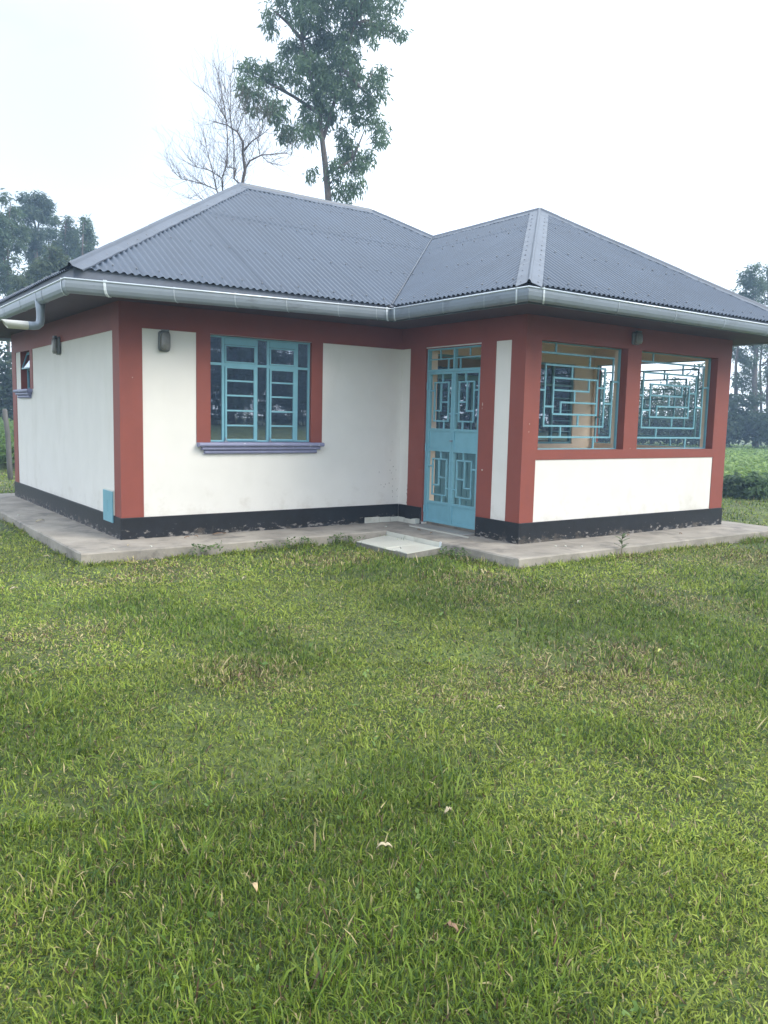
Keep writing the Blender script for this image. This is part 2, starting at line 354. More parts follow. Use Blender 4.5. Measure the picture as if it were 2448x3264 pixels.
# ceiling, soffit, fascia
E0 = .60
def ring(o): return [(-o, -o), (a-o, -o), (a-o, -p-o), (LX+o, -p-o), (LX+o, DY+o), (-o, DY+o)]
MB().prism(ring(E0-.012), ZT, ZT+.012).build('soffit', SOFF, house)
MB().box(a+T+LN, LX-TR-LN, -p+T+LN, -.001, ZT-.012, ZT-.002).build('porch_ceiling', BEIGE, house)
def fascia_side(A, B, A2, B2, z0, z1):
    MB().add([(*A, z0), (*B, z0), (*B2, z0), (*A2, z0), (*A, z1), (*B, z1), (*B2, z1), (*A2, z1)],
        [(0, 1, 2, 3), (4, 5, 6, 7), (0, 1, 5, 4), (1, 2, 6, 5), (2, 3, 7, 6), (3, 0, 4, 7)]).build('fascia_board', FASC, house)
r1, r2 = ring(E0-.012), ring(E0+.010)
for i in range(6): j = (i+1) % 6; fascia_side(r1[i], r1[j], r2[i], r2[j], ZT-.006, 2.666)

# ---- corrugated roof
EO, EZ = .642, 2.665
X0, X1, Y0, Y1, AX, PY = -EO, LX+EO, -EO, DY+EO, a-EO, -p-EO
h1, h2 = 1.961, 1.535; YC = (Y0+Y1)/2; XA = 2.61; mR = .6043; XE = X1-h1/mR; CX = X1-h2/mR
mF = h1/(YC-Y0); YJ = Y0+h2/mF; Y2 = -.416
mL = h1/(XA-X0); mPL = h2/(CX-AX); mPF = h2/(Y2-PY)
def interp(x, pts):
    for (x0, y0), (x1, y1) in zip(pts, pts[1:]):
        if x <= x1: return y0+(y1-y0)*(x-x0)/(x1-x0)
    return pts[-1][1]
PITCHW, AMP = .076, .0105
def slope(origin, e, inn, sl, t0, t1, lo, hi, label):
    """one roof slope laid as overlapping corrugated sheets; e = along the eave, inn = inward in plan"""
    e = Vector(e); inn = Vector(inn); n = Vector((-inn.x*sl, -inn.y*sl, 1)).normalized(); origin = Vector(origin)
    W = PITCHW*9; k = 0; t = t0; first = None
    mb0 = None
    while t < t1-1e-4:
        te = min(t1, t+W+PITCHW*.9)
        for tier, (ta, tb) in enumerate(((0, 2.05), (1.95, 9))):
            nn = max(2, int((te-t)/PITCHW*8)); cols = []
            for i in range(nn+1):
                x = t+(te-t)*i/nn; l = max(lo(x), ta); h = min(hi(x), tb)
                if h-l < .004: cols.append(None); continue
                off = AMP*math.cos(2*math.pi*x/PITCHW)+.002*(k % 2)+.003*tier+.0006*math.sin(k*2.3)
                cols.append([origin+e*x+inn*dd+Vector((0, 0, sl*dd))+n*off for dd in (l, h)])
            mb = MB()
            vs = []; fs = []
            for i in range(nn):
                if cols[i] and cols[i+1]:
                    b = len(vs); vs += [cols[i][0], cols[i+1][0], cols[i+1][1], cols[i][1]]; fs.append((b, b+1, b+2, b+3))
            if not fs: continue
            mb.add(vs, fs); me = bpy.data.meshes.new('roof_sheet'); me.from_pydata([tuple(v) for v in mb.v], [], mb.f)
            bm = bmesh.new(); bm.from_mesh(me); bmesh.ops.remove_doubles(bm, verts=bm.verts, dist=1e-5); bm.to_mesh(me); bm.free()
            me.materials.append(ROOFM); me.shade_smooth()
            link(bpy.data.objects.new('roof_sheet', me), house)
        t += W; k += 1
    # screws on every third crest
    mb = MB(); rows = [.12, .95, 1.8, 2.1, 2.85]
    c = math.ceil(t0/PITCHW)
    while c*PITCHW < t1:
        x = c*PITCHW
        if c % 3 == 0:
            for r in rows:
                if lo(x)+.05 < r < hi(x)-.16:
                    r_ = r+random.uniform(-.03, .03); P = origin+e*x+inn*r_+Vector((0, 0, sl*r_))+n*(AMP+.009)
                    mb.tube([P-n*.008, P, P+n*.006], [.010, .009, .004], 6)
        c += 1
    if mb.v: o = mb.build('roofing_screws', SCREW, house); o['kind'] = 'stuff'
slope((0, Y0, EZ), (1, 0, 0), (0, 1, 0), mF, X0, CX,
      lambda x: 0 if x < AX else (x-AX)/(CX-AX)*(YJ-Y0), lambda x: interp(x, [(X0, 0), (XA, YC-Y0), (XE, YC-Y0), (CX, YJ-Y0)]), 'front')
slope((AX, 0, EZ), (0, 1, 0), (1, 0, 0), mPL, PY, YJ,
      lambda y: 0 if y < Y0 else (y-Y0)/(YJ-Y0)*(CX-AX), lambda y: interp(y, [(PY, 0), (Y2, CX-AX), (YJ, CX-AX)]), 'porch left')
slope((0, PY, EZ), (1, 0, 0), (0, 1, 0), mPF, AX, X1, lambda x: 0, lambda x: interp(x, [(AX, 0), (CX, Y2-PY), (X1, 0)]), 'porch front')
slope((X0, 0, EZ), (0, 1, 0), (1, 0, 0), mL, Y0, Y1, lambda y: 0, lambda y: interp(y, [(Y0, 0), (YC, XA-X0), (Y1, 0)]), 'left')
slope((0, Y1, EZ), (1, 0, 0), (0, -1, 0), mF, X0, X1, lambda x: 0, lambda x: interp(x, [(X0, 0), (XA, YC-Y0), (XE, YC-Y0), (X1, 0)]), 'back')
slope((X1, 0, EZ), (0, 1, 0), (-1, 0, 0), mR, PY, Y1, lambda y: 0,
      lambda y: interp(y, [(PY, 0), (Y2, X1-CX), (YJ, X1-CX), (YC, X1-XE), (Y1, 0)]), 'right')
def nrm(inn, sl): return Vector((-inn[0]*sl, -inn[1]*sl, 1)).normalized()
nF, nP, nPF, nL, nB, nR = nrm((0, 1), mF), nrm((1, 0), mPL), nrm((0, 1), mPF), nrm((1, 0), mL), nrm((0, -1), mF), nrm((-1, 0), mR)
def cap(A, B, n1, n2, wid=.125, down=0.0, nails=True):
    A = Vector(A); B = Vector(B); d = (B-A).normalized(); up = (n1+n2).normalized()
    w1 = n1.cross(d).normalized(); w2 = n2.cross(d).normalized()
    if w1.dot(n2) < 0: pass
    if (w1.z > 0): w1 = -w1
    if (w2.z > 0): w2 = -w2
    if abs(d.z) < 1e-3:
        if w1.z > 0: w1 = -w1
    if w1.dot(w2) > .999: w2 = -w2
    H = .013
    prof = [w1*wid+n1*(H-.012), w1*(wid-.004)+n1*H, w1*.035+n1*(H+.003), up*.018+w1*.024, up*.036+w1*.013, up*.042, up*.036+w2*.013, up*.018+w2*.024,
            w2*.035+n2*(H+.003), w2*(wid-.004)+n2*H, w2*wid+n2*(H-.012)]
    k = max(2, int((B-A).length/.06)); vs = []; m = len(prof)
    for i in range(k+1):
        c = A.lerp(B, i/k)
        for j, q in enumerate(prof):
            wob = .003*math.sin(i*1.1+j) if j in (0, 1, m-2, m-1) else 0
            lap = .003 if (i/k*(B-A).length) % 1.8 < .9 else 0
            vs.append(c+q+up*(wob+lap))
    fs = [(i*m+j, i*m+j+1, (i+1)*m+j+1, (i+1)*m+j) for i in range(k) for j in range(m-1)]
    mb = MB().add(vs, fs); o = mb.build('ridge_cap', CAPM, house, recalc=False); 
    s = o.modifiers.new('thickness', 'SOLIDIFY'); s.thickness = .002
    mb = MB(); q = .12
    while q < (B-A).length-.05:
        for wv, nn in ((w1, n1), (w2, n2)):
            P = A+d*q+wv*(wid*.62)+nn*(H+.002); mb.tube([P-nn*.004, P+nn*.004, P+nn*.008], [.013, .011, .004], 6)
        q += .235
    s = mb.build('cap_screws', SCREW, house); s['kind'] = 'stuff'
eP = lambda x, y, h: (x, y, EZ+h)
cap(eP(X0-.01, Y0-.01, -.005), eP(XA, YC, h1), nF, nL); cap(eP(XA-.03, YC, h1), eP(XE, YC, h1), nF, nB)
cap(eP(CX, YJ, h2), eP(XE, YC, h1), nF, nR); cap(eP(CX, Y2, h2), eP(CX, YJ, h2), nP, nR)
cap(eP(AX-.02, PY-.02, -.01), eP(CX, Y2, h2), nP, nPF, .135); cap(eP(X1, PY, 0), eP(CX, Y2, h2), nPF, nR)
cap(eP(X0, Y1, 0), eP(XA, YC, h1), nB, nL); cap(eP(X1, Y1, 0), eP(XE, YC, h1), nB, nR)
# valley gutter sheet
A_, B_ = Vector(eP(AX-.03, Y0-.03, -.022)), Vector(eP(CX, YJ, h2-.005)); d_ = (B_-A_).normalized(); sd_ = d_.cross(Vector((0, 0, 1))).normalized()
MB().add([A_+sd_*.11+Vector((0, 0, .035)), A_, A_-sd_*.11+Vector((0, 0, .035)), B_+sd_*.11+Vector((0, 0, .035)), B_, B_-sd_*.11+Vector((0, 0, .035))],
         [(0, 1, 4, 3), (1, 2, 5, 4)]).build('valley_flashing', mat('valley_metal', (.3, .31, .34), .4, .1, 5, metal=.3), house)
MB().tube([A_+Vector((0, 0, .03)), B_+Vector((0, 0, .03))], .011, 8).build('valley_rib', CAPM, house, smooth=True)

# ---- gutters
corner = lambda i, o: [(-o, -o), (a-o, -o), (a-o, -p-o), (LX+o, -p-o), (LX+o, DY+o), (-o, DY+o)][i]
zg = [2.545, 2.612, 2.615, 2.60, 2.57, 2.56]
prof_o = [(.613, .0), (.613, -.055), (.619, -.088), (.634, -.112), (.656, -.124), (.681, -.121), (.700, -.104), (.712, -.075), (.717, -.040), (.718, -.006)]
prof_i = [(o_-(.003 if o_ > .65 else -.003), dz+.003) for o_, dz in reversed(prof_o)]
for i in range(6):
    j = (i+1) % 6; pr = prof_o+prof_i; m = len(pr)
    vs = [(*corner(i, o_), zg[i]+dz) for o_, dz in pr]+[(*corner(j, o_), zg[j]+dz) for o_, dz in pr]
    MB().add(vs, [(k, (k+1) % m, m+(k+1) % m, m+k) for k in range(m)]).build('gutter', GALV, house, smooth=False)
    MB().tube([(*corner(i, .720), zg[i]), (*corner(j, .720), zg[j])], .0085, 8).build('gutter_bead', GALVB, house, smooth=True)
def strap(i, s, wid=.009, name='gutter_bracket', m=GALVM, grow=.0035, nar=.0):
    j = (i+1) % 6
    A = [Vector((*corner(i, o_), zg[i]+dz)) for o_, dz in prof_o]; B = [Vector((*corner(j, o_), zg[j]+dz)) for o_, dz in prof_o]
    Lc = (B[0]-A[0]).length; c = Vector((*corner(i, .66), zg[i]-.05)).lerp(Vector((*corner(j, .66), zg[j]-.05)), s/Lc)
    dr = (B[0]-A[0]).normalized(); vs = []
    base = [(o_, dz) for o_, dz in prof_o]+[(.7205, .010), (.700, .012)]
    for off in (-wid/2, wid/2):
        for ls in (0, grow):
            for o_, dz in base:
                dx, dy = o_-.665, dz+.05; q = 1+ls/.06
                P = Vector((*corner(i, .665+dx*q), zg[i]-.05+dy*q)); Q = Vector((*corner(j, .665+dx*q), zg[j]-.05+dy*q))
                t_ = (s+off-(0))/Lc; vs.append(P.lerp(Q, t_))
    m_ = len(base); fs = []
    for k in range(m_-1): fs += [(k, k+1, 2*m_+k+1, 2*m_+k), (m_+k, 3*m_+k, 3*m_+k+1, m_+k+1), (k, m_+k, m_+k+1, k+1), (2*m_+k, 2*m_+k+1, 3*m_+k+1, 3*m_+k)]
    return MB().add(vs, fs).build(name, m, house)
for s in (1.03, 1.68, 2.28, 2.93, 3.45): strap(0, s)
for s in (.35, .95, 1.6): strap(1, s)
for s in (1.27, 2.21, 3.12, 4.04, 4.9): strap(2, s)
for s in (.8, 1.6, 2.4, 3.2, 4.2, 5.3, 6.5, 7.6): strap(3, s)
for s in (1, 2, 3, 4, 5, 6, 7, 8): strap(4, s)
Ls = DY+2*.66
for s in (Ls-.95, Ls-1.18, Ls-1.9, Ls-2.7, Ls-3.5, Ls-4.4, Ls-5.4): strap(5, s)
for i, s in ((0, .36), (0, 3.60), (1, .07), (1, 2.06), (2, .20), (5, Ls-.22)):
    strap(i, s, .022, 'gutter_union', GALVB, .006)
# outlet, elbow and horizontal discharge pipe on the left gutter
oy = .44
MB().tube([(-.665, oy, 2.47), (-.665, oy, 2.36), (-.666, oy, 2.28), (-.675, oy, 2.235), (-.70, oy, 2.212), (-.74, oy, 2.205), (-.80, oy, 2.205)], [.055, .042, .042, .043, .043, .042, .042], 14).build('downpipe_elbow', GALV, house, smooth=True)
mb = MB(); vs = []; n = 18
for (xx, rr) in ((-.79, .043), (-1.01, .043), (-1.01, .039), (-.79, .039)):
    for k in range(n):
        th = 2*math.pi*k/n; sk = .03*math.sin(th) if xx < -1 else 0
        vs.append((xx-sk, oy+math.cos(th)*rr, 2.205+math.sin(th)*rr))
mb.add(vs, [(r_*n+k, r_*n+(k+1) % n, (r_+1)*n+(k+1) % n, (r_+1)*n+k) for r_ in range(3) for k in range(n)])
mb.build('discharge_pipe', PIPE, house, smooth=True)

# ---- main window
def frame_bars(T_, name, m, parent, bars, d0, d1, bevel=.0015):
    mb = MB(T_)
    for (u0, u1, z0, z1) in bars: mb.box(u0, u1, d0, d1, z0, z1)
    return mb.build(name, m, parent, bevel=bevel)
u0, u1, z0, z1 = 1.003, 2.297, 1.04, 2.222
win = frame_bars(FR, 'window', BLUE, house, [(u0, u0+.014, z0, z1), (u1-.026, u1, z0, z1), (u0+.014, u1-.026, z0, z0+.018), (u0+.014, u1-.026, z1-.020, z1),
     (1.158, 1.188, z0+.018, z1-.020), (1.588, 1.60, z0+.018, z1-.020), (1.722, 1.750, z0+.018, z1-.020), (2.104, 2.132, z0+.018, z1-.020),
     (u0+.014, 1.158, 1.897, 1.925), (1.188, 1.588, 1.89, 1.93), (1.60, 1.722, 1.897, 1.925), (1.750, 2.104, 1.89, 1.93), (2.132, u1-.026, 1.897, 1.925)], .03, .062)
win['label'] = 'large blue steel casement window'
for (b0, b1) in ((1.188, 1.588), (1.750, 2.104)):
    frame_bars(FR, 'vent_panel', BLUE, win, [(b0+.002, b1-.002, 2.132, z1-.022)], .026, .034)
    frame_bars(FR, 'fanlight', BLUE, win, [(b0+.004, b0+.02, 1.932, 2.128), (b1-.03, b1-.004, 1.932, 2.128), (b0+.02, b1-.03, 2.112, 2.128), (b0+.02, b1-.03, 1.932, 1.945)], .022, .040)
    cs = [(b0+.004, b0+.026, z0+.012, 1.888), (b1-.038, b1-.004, z0+.012, 1.888), (b0+.026, b1-.038, 1.868, 1.888), (b0+.026, b1-.038, z0+.012, z0+.032)]
    for zb in (1.728, 1.563, 1.393, 1.225): cs.append((b0+.026, b1-.038, zb-.009, zb+.009))
    frame_bars(FR, 'casement', BLUE, win, cs, .018, .044)
    frame_bars(FR, 'window_stay', GALV, win, [(b0-.012, b0+.03, z0-.004, z0+.008), (b0+.0, b0+.012, z0+.008, z0+.05)], .004, .018)
    zz = [z0+.032, 1.216, 1.234, 1.384, 1.402, 1.554, 1.572, 1.719, 1.737, 1.868]
    for k in range(0, 10, 2): frame_bars(FR, 'pane', GLASS, win, [(b0+.026, b1-.038, zz[k], zz[k+1])], .030, .033, 0)
    frame_bars(FR, 'pane', GLASS, win, [(b0+.02, b1-.03, 1.945, 2.112)], .030, .033, 0)
for (b0, b1) in ((u0+.014, 1.158), (1.60, 1.722), (2.132, u1-.026)):
    frame_bars(FR, 'pane', GLASS, win, [(b0, b1, z0+.018, 1.897)], .045, .048, 0)
    frame_bars(FR, 'pane', GLASS, win, [(b0, b1, 1.925, z1-.020)], .045, .048, 0)
def sill(T_, ua, ub, zt, lab):
    mb = MB(T_)
    for k, (dz0, dz1, ins, pr) in enumerate(((0, -.047, 0, .085), (-.047, -.084, .045, .062), (-.084, -.128, .08, .04))):
        vs = []; n = 8; zc = zt+(dz0+dz1)/2; hh = (dz0-dz1)/2
        for uu in (ua+ins, ub-ins):
            vs.append((uu, .0, zc-hh)); 
            for j in range(n+1):
                th = -math.pi/2+math.pi*j/n; vs.append((uu, -pr+hh*.9-hh*.9*math.cos(th), zc+hh*math.sin(th)))
            vs.append((uu, .0, zc+hh))
        m_ = n+3; mb.add(vs, [(i, (i+1) % m_, m_+(i+1) % m_, m_+i) for i in range(m_)]+[tuple(range(m_-1, -1, -1)), tuple(range(m_, 2*m_))])
    o = mb.build('window_sill', SILLM, house, bevel=.002); o['label'] = lab; return o
sill(FR, .842, 2.45, 1.033, 'violet moulded sill under the big window'); MB().box(1.003, 2.297, -BD, .10, 1.030, 1.039).build('inner_sill', SILLM, house)
# ---- small window on the left wall
sw = frame_bars(LF, 'window', BLUE, house, [(4.006, 4.03, 1.657, 2.198), (4.57, 4.594, 1.657, 2.198), (4.03, 4.57, 1.657, 1.675), (4.03, 4.57, 2.18, 2.198), (4.03, 4.57, 1.93, 1.955)], .08, .11)
sw['label'] = 'small casement window high on the shaded side wall'
frame_bars(LF, 'pane', GLASS, sw, [(4.03, 4.57, 1.675, 1.93)], .095, .098, 0)
tilt = lambda q: LF(Vector((q.x, .085, 2.175))+Matrix.Rotation(D2R(-18), 3, 'X') @ (Vector((q.x, q.y, q.z))-Vector((q.x, .085, 2.175))))
cs = frame_bars(tilt, 'casement', BLUE, sw, [(4.035, 4.055, 1.93, 2.175), (4.545, 4.565, 1.93, 2.175), (4.055, 4.545, 1.93, 1.95), (4.055, 4.545, 2.155, 2.175)], .07, .09)
frame_bars(tilt, 'pane', GLASS, sw, [(4.055, 4.545, 1.95, 2.155)], .078, .081, 0)
frame_bars(LF, 'window_bar', BLUE, sw, [(4.20, 4.222, 1.675, 1.93), (4.38, 4.40, 1.675, 1.93)], .085, .093)
sill(LF, 3.895, 4.80, 1.648, 'small violet moulded sill on the side wall')
# ---- windows of the hidden sides (simple)
for Tm, h in ((RW, (2.2, 3.4, 1.03, 2.2)), (BW, (2.5, 3.7, 1.03, 2.2))):
    q0, q1, q2, q3 = h; qm = (q0+q1)/2
    ww = frame_bars(Tm, 'window', BLUE, house, [(q0, q0+.03, q2, q3), (q1-.03, q1, q2, q3), (q0+.03, q1-.03, q2, q2+.03), (q0+.03, q1-.03, q3-.03, q3), (qm-.02, qm+.02, q2+.03, q3-.03)], .04, .07)
    frame_bars(Tm, 'pane', GLASS, ww, [(q0+.03, qm-.02, q2+.03, q3-.03)], .05, .053, 0); frame_bars(Tm, 'pane', GLASS, ww, [(qm+.02, q1-.03, q2+.03, q3-.03)], .05, .053, 0)
bd = frame_bars(BW, 'back_door', BLUE, house, [(5.2, 6.1, .0, 2.2)], .05, .09)

# ---- ornamental grilles in the porch openings (lattice of square bars, the same pattern three times)
GR = [(.037, .918, .902, .902), (.918, .118, .918, .902), (.037, .118, .918, .118), (.037, .118, .037, .902),
      (.236, .902, .236, 1.0), (.918, .672, 1.0, .672), (.715, .0, .715, .118), (.0, .335, .037, .335),
      (.132, .792, .822, .792), (.822, .223, .822, .792), (.132, .223, .822, .223), (.132, .223, .132, .792),
      (.632, .792, .632, .902), (.037, .556, .132, .556), (.322, .118, .322, .223), (.822, .452, .918, .452),
      (.224, .675, .731, .675), (.731, .335, .731, .675), (.230, .335, .731, .335), (.226, .335, .226, .675),
      (.430, .675, .430, .792), (.132, .404, .228, .404), (.519, .223, .519, .335), (.731, .602, .822, .602),
      (.230, .560, .633, .560), (.633, .560, .633, .675), (.468, .448, .468, .560), (.315, .448, .731, .448), (.315, .335, .315, .448)]
GR[0] = (.037, .902, .918, .902)
def grille(T_, h, d0, label):
    u0, u1, z0, z1 = h; u0 += .005; u1 -= .005; z0 += .005; z1 -= .005; W, H = u1-u0, z1-z0; b = .0105
    g = frame_bars(T_, 'window_grille', BLUE, house, [(u0, u0+.018, z0, z1), (u1-.018, u1, z0, z1), (u0+.018, u1-.018, z0, z0+.012), (u0+.018, u1-.018, z1-.012, z1)], d0, d0+.03)
    g['label'] = label
    for (x0, y0, x1, y1) in GR:
        A = (u0+x0*W, z0+y0*H); B = (u0+x1*W, z0+y1*H)
        if abs(A[1]-B[1]) < 1e-6: r = (A[0]-b, B[0]+b, A[1]-b, A[1]+b); dd = (d0+.004, d0+.022)
        else: r = (A[0]-b, A[0]+b, A[1]+b, B[1]-b); dd = (d0+.005, d0+.021)
        if B[0] >= u1-.02 and abs(A[1]-B[1]) < 1e-6: r = (r[0], u1-.018, r[2], r[3])
        if A[0] <= u0+.001: r = (u0+.018, r[1], r[2], r[3])
        if x0 == x1 and y1 > .99: r = (r[0], r[1], r[2], z1-.012)
        if x0 == x1 and y0 < .01: r = (r[0], r[1], z0+.012, r[3])
        frame_bars(T_, 'bar', BLUE, g, [r], dd[0], dd[1], .001)
grille(PF, H_G1, .095, 'blue grille in the left porch opening')
grille(PF, H_G2, .095, 'blue grille in the right porch opening')
grille(lambda q: RW(Vector((-1.99-q.x, q.y, q.z))), (-1.96, -.03, 1.03, 2.239), .06, 'blue grille in the side opening of the porch')

# ---- porch double door (steel, grilled), hinge side left leaf at y=-.50
DD = .022
df = frame_bars(DW, 'door_frame', BLUE, house, [(-.53, -.506, .05, 2.208), (-1.514, -1.49, .05, 2.208), (-1.49, -.53, 2.188, 2.208), (-1.49, -.53, 1.925, 1.955), (-1.028, -1.0, 1.955, 2.188)], DD-.005, DD+.045)
for r in ((-.745, -.73, 2.085, 2.188), (-1.0, -.53, 2.07, 2.085), (-.90, -.885, 1.955, 2.07), (-1.29, -1.275, 2.10, 2.188), (-1.49, -1.03, 2.075, 2.09), (-1.12, -1.105, 1.955, 2.075)):
    frame_bars(DW, 'transom_bar', BLUE, df, [r], DD+.008, DD+.026, .001)
def leaf(hinge, meet):
    s = 1 if meet > hinge else -1; W = abs(meet-hinge)
    U = lambda f: hinge+s*W*f
    def R(f0, f1, z0, z1):
        x, y = U(f0), U(f1); return (min(x, y), max(x, y), z0, z1)
    b = .075
    lf = frame_bars(DW, 'door_leaf', BLUE, house, [R(0, b, .062, 1.922), R(1-b, 1, .062, 1.922), R(b, 1-b, 1.895, 1.922), R(b, 1-b, .062, .09),
        R(b, 1-b, 1.205, 1.235), R(b, 1-b, .955, .985), R(b, 1-b, .30, .33)], DD, DD+.035)
    frame_bars(DW, 'panel', BLUE, lf, [R(b, 1-b, .985, 1.205)], DD+.012, DD+.018, 0); frame_bars(DW, 'panel', BLUE, lf, [R(b, 1-b, .09, .30)], DD+.012, DD+.018, 0)
    w_ = .02; h_ = .009
    for (zl, zh) in ((1.235, 1.895), (.33, .955)):
        H = zh-zl; Z = lambda v: zh-v*H
        V = lambda f, v0, v1: R(f-w_, f+w_, Z(v1)+h_, Z(v0)-h_); Hh = lambda f0, f1, v: R(f0, f1, Z(v)-h_, Z(v)+h_)
        t, q = .15, .86
        bars = [Hh(.24-w_, .80+w_, t), Hh(.24-w_, .80+w_, q), V(.24, t, q), V(.80, t, q), V(.50, t, .67), Hh(.24+w_, .50+w_, .67), Hh(.50+w_, .80-w_, .51),
                R(.56-w_, .56+w_, Z(t)+h_, zh), R(.64-w_, .64+w_, zl, Z(q)-h_), Hh(.80+w_, 1-b, .72), Hh(b, .24-w_, .30)]
        for k, r in enumerate(bars): frame_bars(DW, 'bar', BLUE, lf, [r], DD+.006, DD+.024, .001)
    for zz in (.22, 1.0, 1.75):
        MB(DW).tube([(U(-.01), DD-.012, zz-.045), (U(-.01), DD-.012, zz+.045)], .011, 8).build('hinge', BLUE, lf)
leaf(-.532, -1.008); leaf(-1.488, -1.012)
frame_bars(DW, 'door_bolt', GALV, df, [(-1.03, -.99, 1.08, 1.10)], DD-.018, DD)
# ---- inner door and window on the back wall of the porch
idr = frame_bars(FR, 'inner_door_frame', BLUE, house, [(4.02, 4.05, .05, 2.22), (5.21, 5.24, .05, 2.22), (4.05, 5.21, 2.19, 2.22), (4.05, 5.21, 1.93, 1.955)], .04, .08)
for (x0, x1) in ((4.052, 4.628), (4.632, 5.208)):
    l = frame_bars(FR, 'inner_door_leaf', BLUE, house, [(x0, x0+.04, .06, 1.928), (x1-.04, x1, .06, 1.928), (x0+.04, x1-.04, .06, .12), (x0+.04, x1-.04, 1.89, 1.928), (x0+.04, x1-.04, .98, 1.05), ((x0+x1)/2-.012, (x0+x1)/2+.012, 1.05, 1.89)], .045, .075)
    frame_bars(FR, 'panel', BLUE, l, [(x0+.04, x1-.04, .12, .98)], .062, .07, 0)
    for k in range(5): frame_bars(FR, 'rib', BLUE, l, [(x0+.06+k*.098, x0+.085+k*.098, .12, .98)], .050, .062, .001)
    frame_bars(FR, 'pane', GLASS, l, [(x0+.04, x1-.04, 1.05, 1.89)], .06, .063, 0)
    frame_bars(FR, 'pane', GLASS, idr, [(x0+.0, x1, 1.955, 2.19)], .06, .063, 0)
iw = frame_bars(FR, 'window', BLUE, house, [(5.70, 5.73, 1.02, 2.22), (6.92, 6.95, 1.02, 2.22), (5.73, 6.92, 1.02, 1.05), (5.73, 6.92, 2.19, 2.22), (6.02, 6.05, 1.05, 2.19), (6.50, 6.53, 1.05, 2.19), (5.73, 6.02, 1.88, 1.91), (6.05, 6.50, 1.88, 1.91), (6.53, 6.92, 1.88, 1.91),
     (6.53, 6.92, 1.70, 1.712), (6.53, 6.92, 1.52, 1.532), (6.53, 6.92, 1.36, 1.372), (6.53, 6.92, 1.2, 1.212)], .02, .06)
iw['label'] = 'steel window in the back wall of the porch'
for (x0, x1) in ((5.73, 6.02), (6.05, 6.50), (6.53, 6.92)):
    frame_bars(FR, 'pane', GLASS, iw, [(x0, x1, 1.05, 1.88)], .045, .048, 0); frame_bars(FR, 'pane', GLASS, iw, [(x0, x1, 1.91, 2.19)], .045, .048, 0)
# dark rooms behind
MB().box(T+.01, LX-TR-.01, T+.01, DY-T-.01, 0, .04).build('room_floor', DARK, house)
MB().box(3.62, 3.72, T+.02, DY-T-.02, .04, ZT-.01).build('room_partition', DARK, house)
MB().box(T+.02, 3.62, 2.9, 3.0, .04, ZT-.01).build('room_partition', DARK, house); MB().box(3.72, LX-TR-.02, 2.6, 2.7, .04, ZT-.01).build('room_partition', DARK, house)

# ---- bulkhead lamps on the walls: each a thing of its own
def bulkhead(T_, u, z, w_, h_, label):
    t = thing('wall_lamp', label, 'wall lamp', T_(Vector((u, 0, z))), 'bulkhead lamps on the house walls'); base = Vector(t.location)
    TT = lambda q: T_(q)-base
    def capsule(w, h, d0, d1, r, n=6):
        vs = []; pts = []
        for cx_, cz_, a0 in ((w/2-r, h/2-r, 0), (-w/2+r, h/2-r, 90), (-w/2+r, -h/2+r, 180), (w/2-r, -h/2+r, 270)):
            for k in range(n+1): th = D2R(a0+90*k/n); pts.append((cx_+r*math.cos(th), cz_+r*math.sin(th)))
        m_ = len(pts); vs = [(u+x, d0, z+zz) for x, zz in pts]+[(u+x, d1, z+zz) for x, zz in pts]
        vs += [(u+x*.78, d1-.012, z+zz*.84) for x, zz in pts]
        fs = [(k, (k+1) % m_, m_+(k+1) % m_, m_+k) for k in range(m_)]+[(m_+k, m_+(k+1) % m_, 2*m_+(k+1) % m_, 2*m_+k) for k in range(m_)]
        fs += [tuple(range(2*m_, 3*m_)), tuple(range(m_-1, -1, -1))]
        return MB(TT).add(vs, fs)
    capsule(w_, h_, -.009, -.03, .03).build('lamp_base', METER, t, bevel=.002)
    capsule(w_*.82, h_*.9, -.043, -.075, .04).build('lamp_glass', LAMPG, t, smooth=True)
    capsule(w_*.5, h_*.35, -.0435, -.055, .02).build('bulb', mat('white_bulb', (.3, .3, .29), .4), t)
    MB(TT).box(u-w_*.3, u+w_*.3, -.075, -.04, z+h_*.47, z+h_*.5+.012).build('lamp_clip', METER, t)
bulkhead(FR, .47, 2.108, .125, .215, 'oval bulkhead lamp on the front wall beside the corner pillar')
bulkhead(LF, 2.37, 2.163, .15, .22, 'bulkhead lamp high on the shaded left wall')
bulkhead(PF, 5.463, 2.36, .135, .15, 'bulkhead lamp on the maroon lintel above the two porch grilles')
# ---- blue service hatch low on the left wall
ht = thing('service_hatch', 'blue metal meter hatch low on the left wall next to the corner pillar', 'hatch', LF(Vector((.40, 0, .16)))); hb = Vector(ht.location)
HT = lambda q: LF(q)-hb
MB(HT).box(.215, .545, -.034, -.0205, .155, .495).build('hatch_cover', BLUE, ht, bevel=.003)
MB(HT).box(.205, .555, -.0205, 0, .236, .505).build('hatch_frame', TILE, ht, bevel=.002)
for k in range(6): MB(HT).box(.36, .40, -.039, -.034, .27+k*.022, .278+k*.022).build('louvre', BLUE, ht)

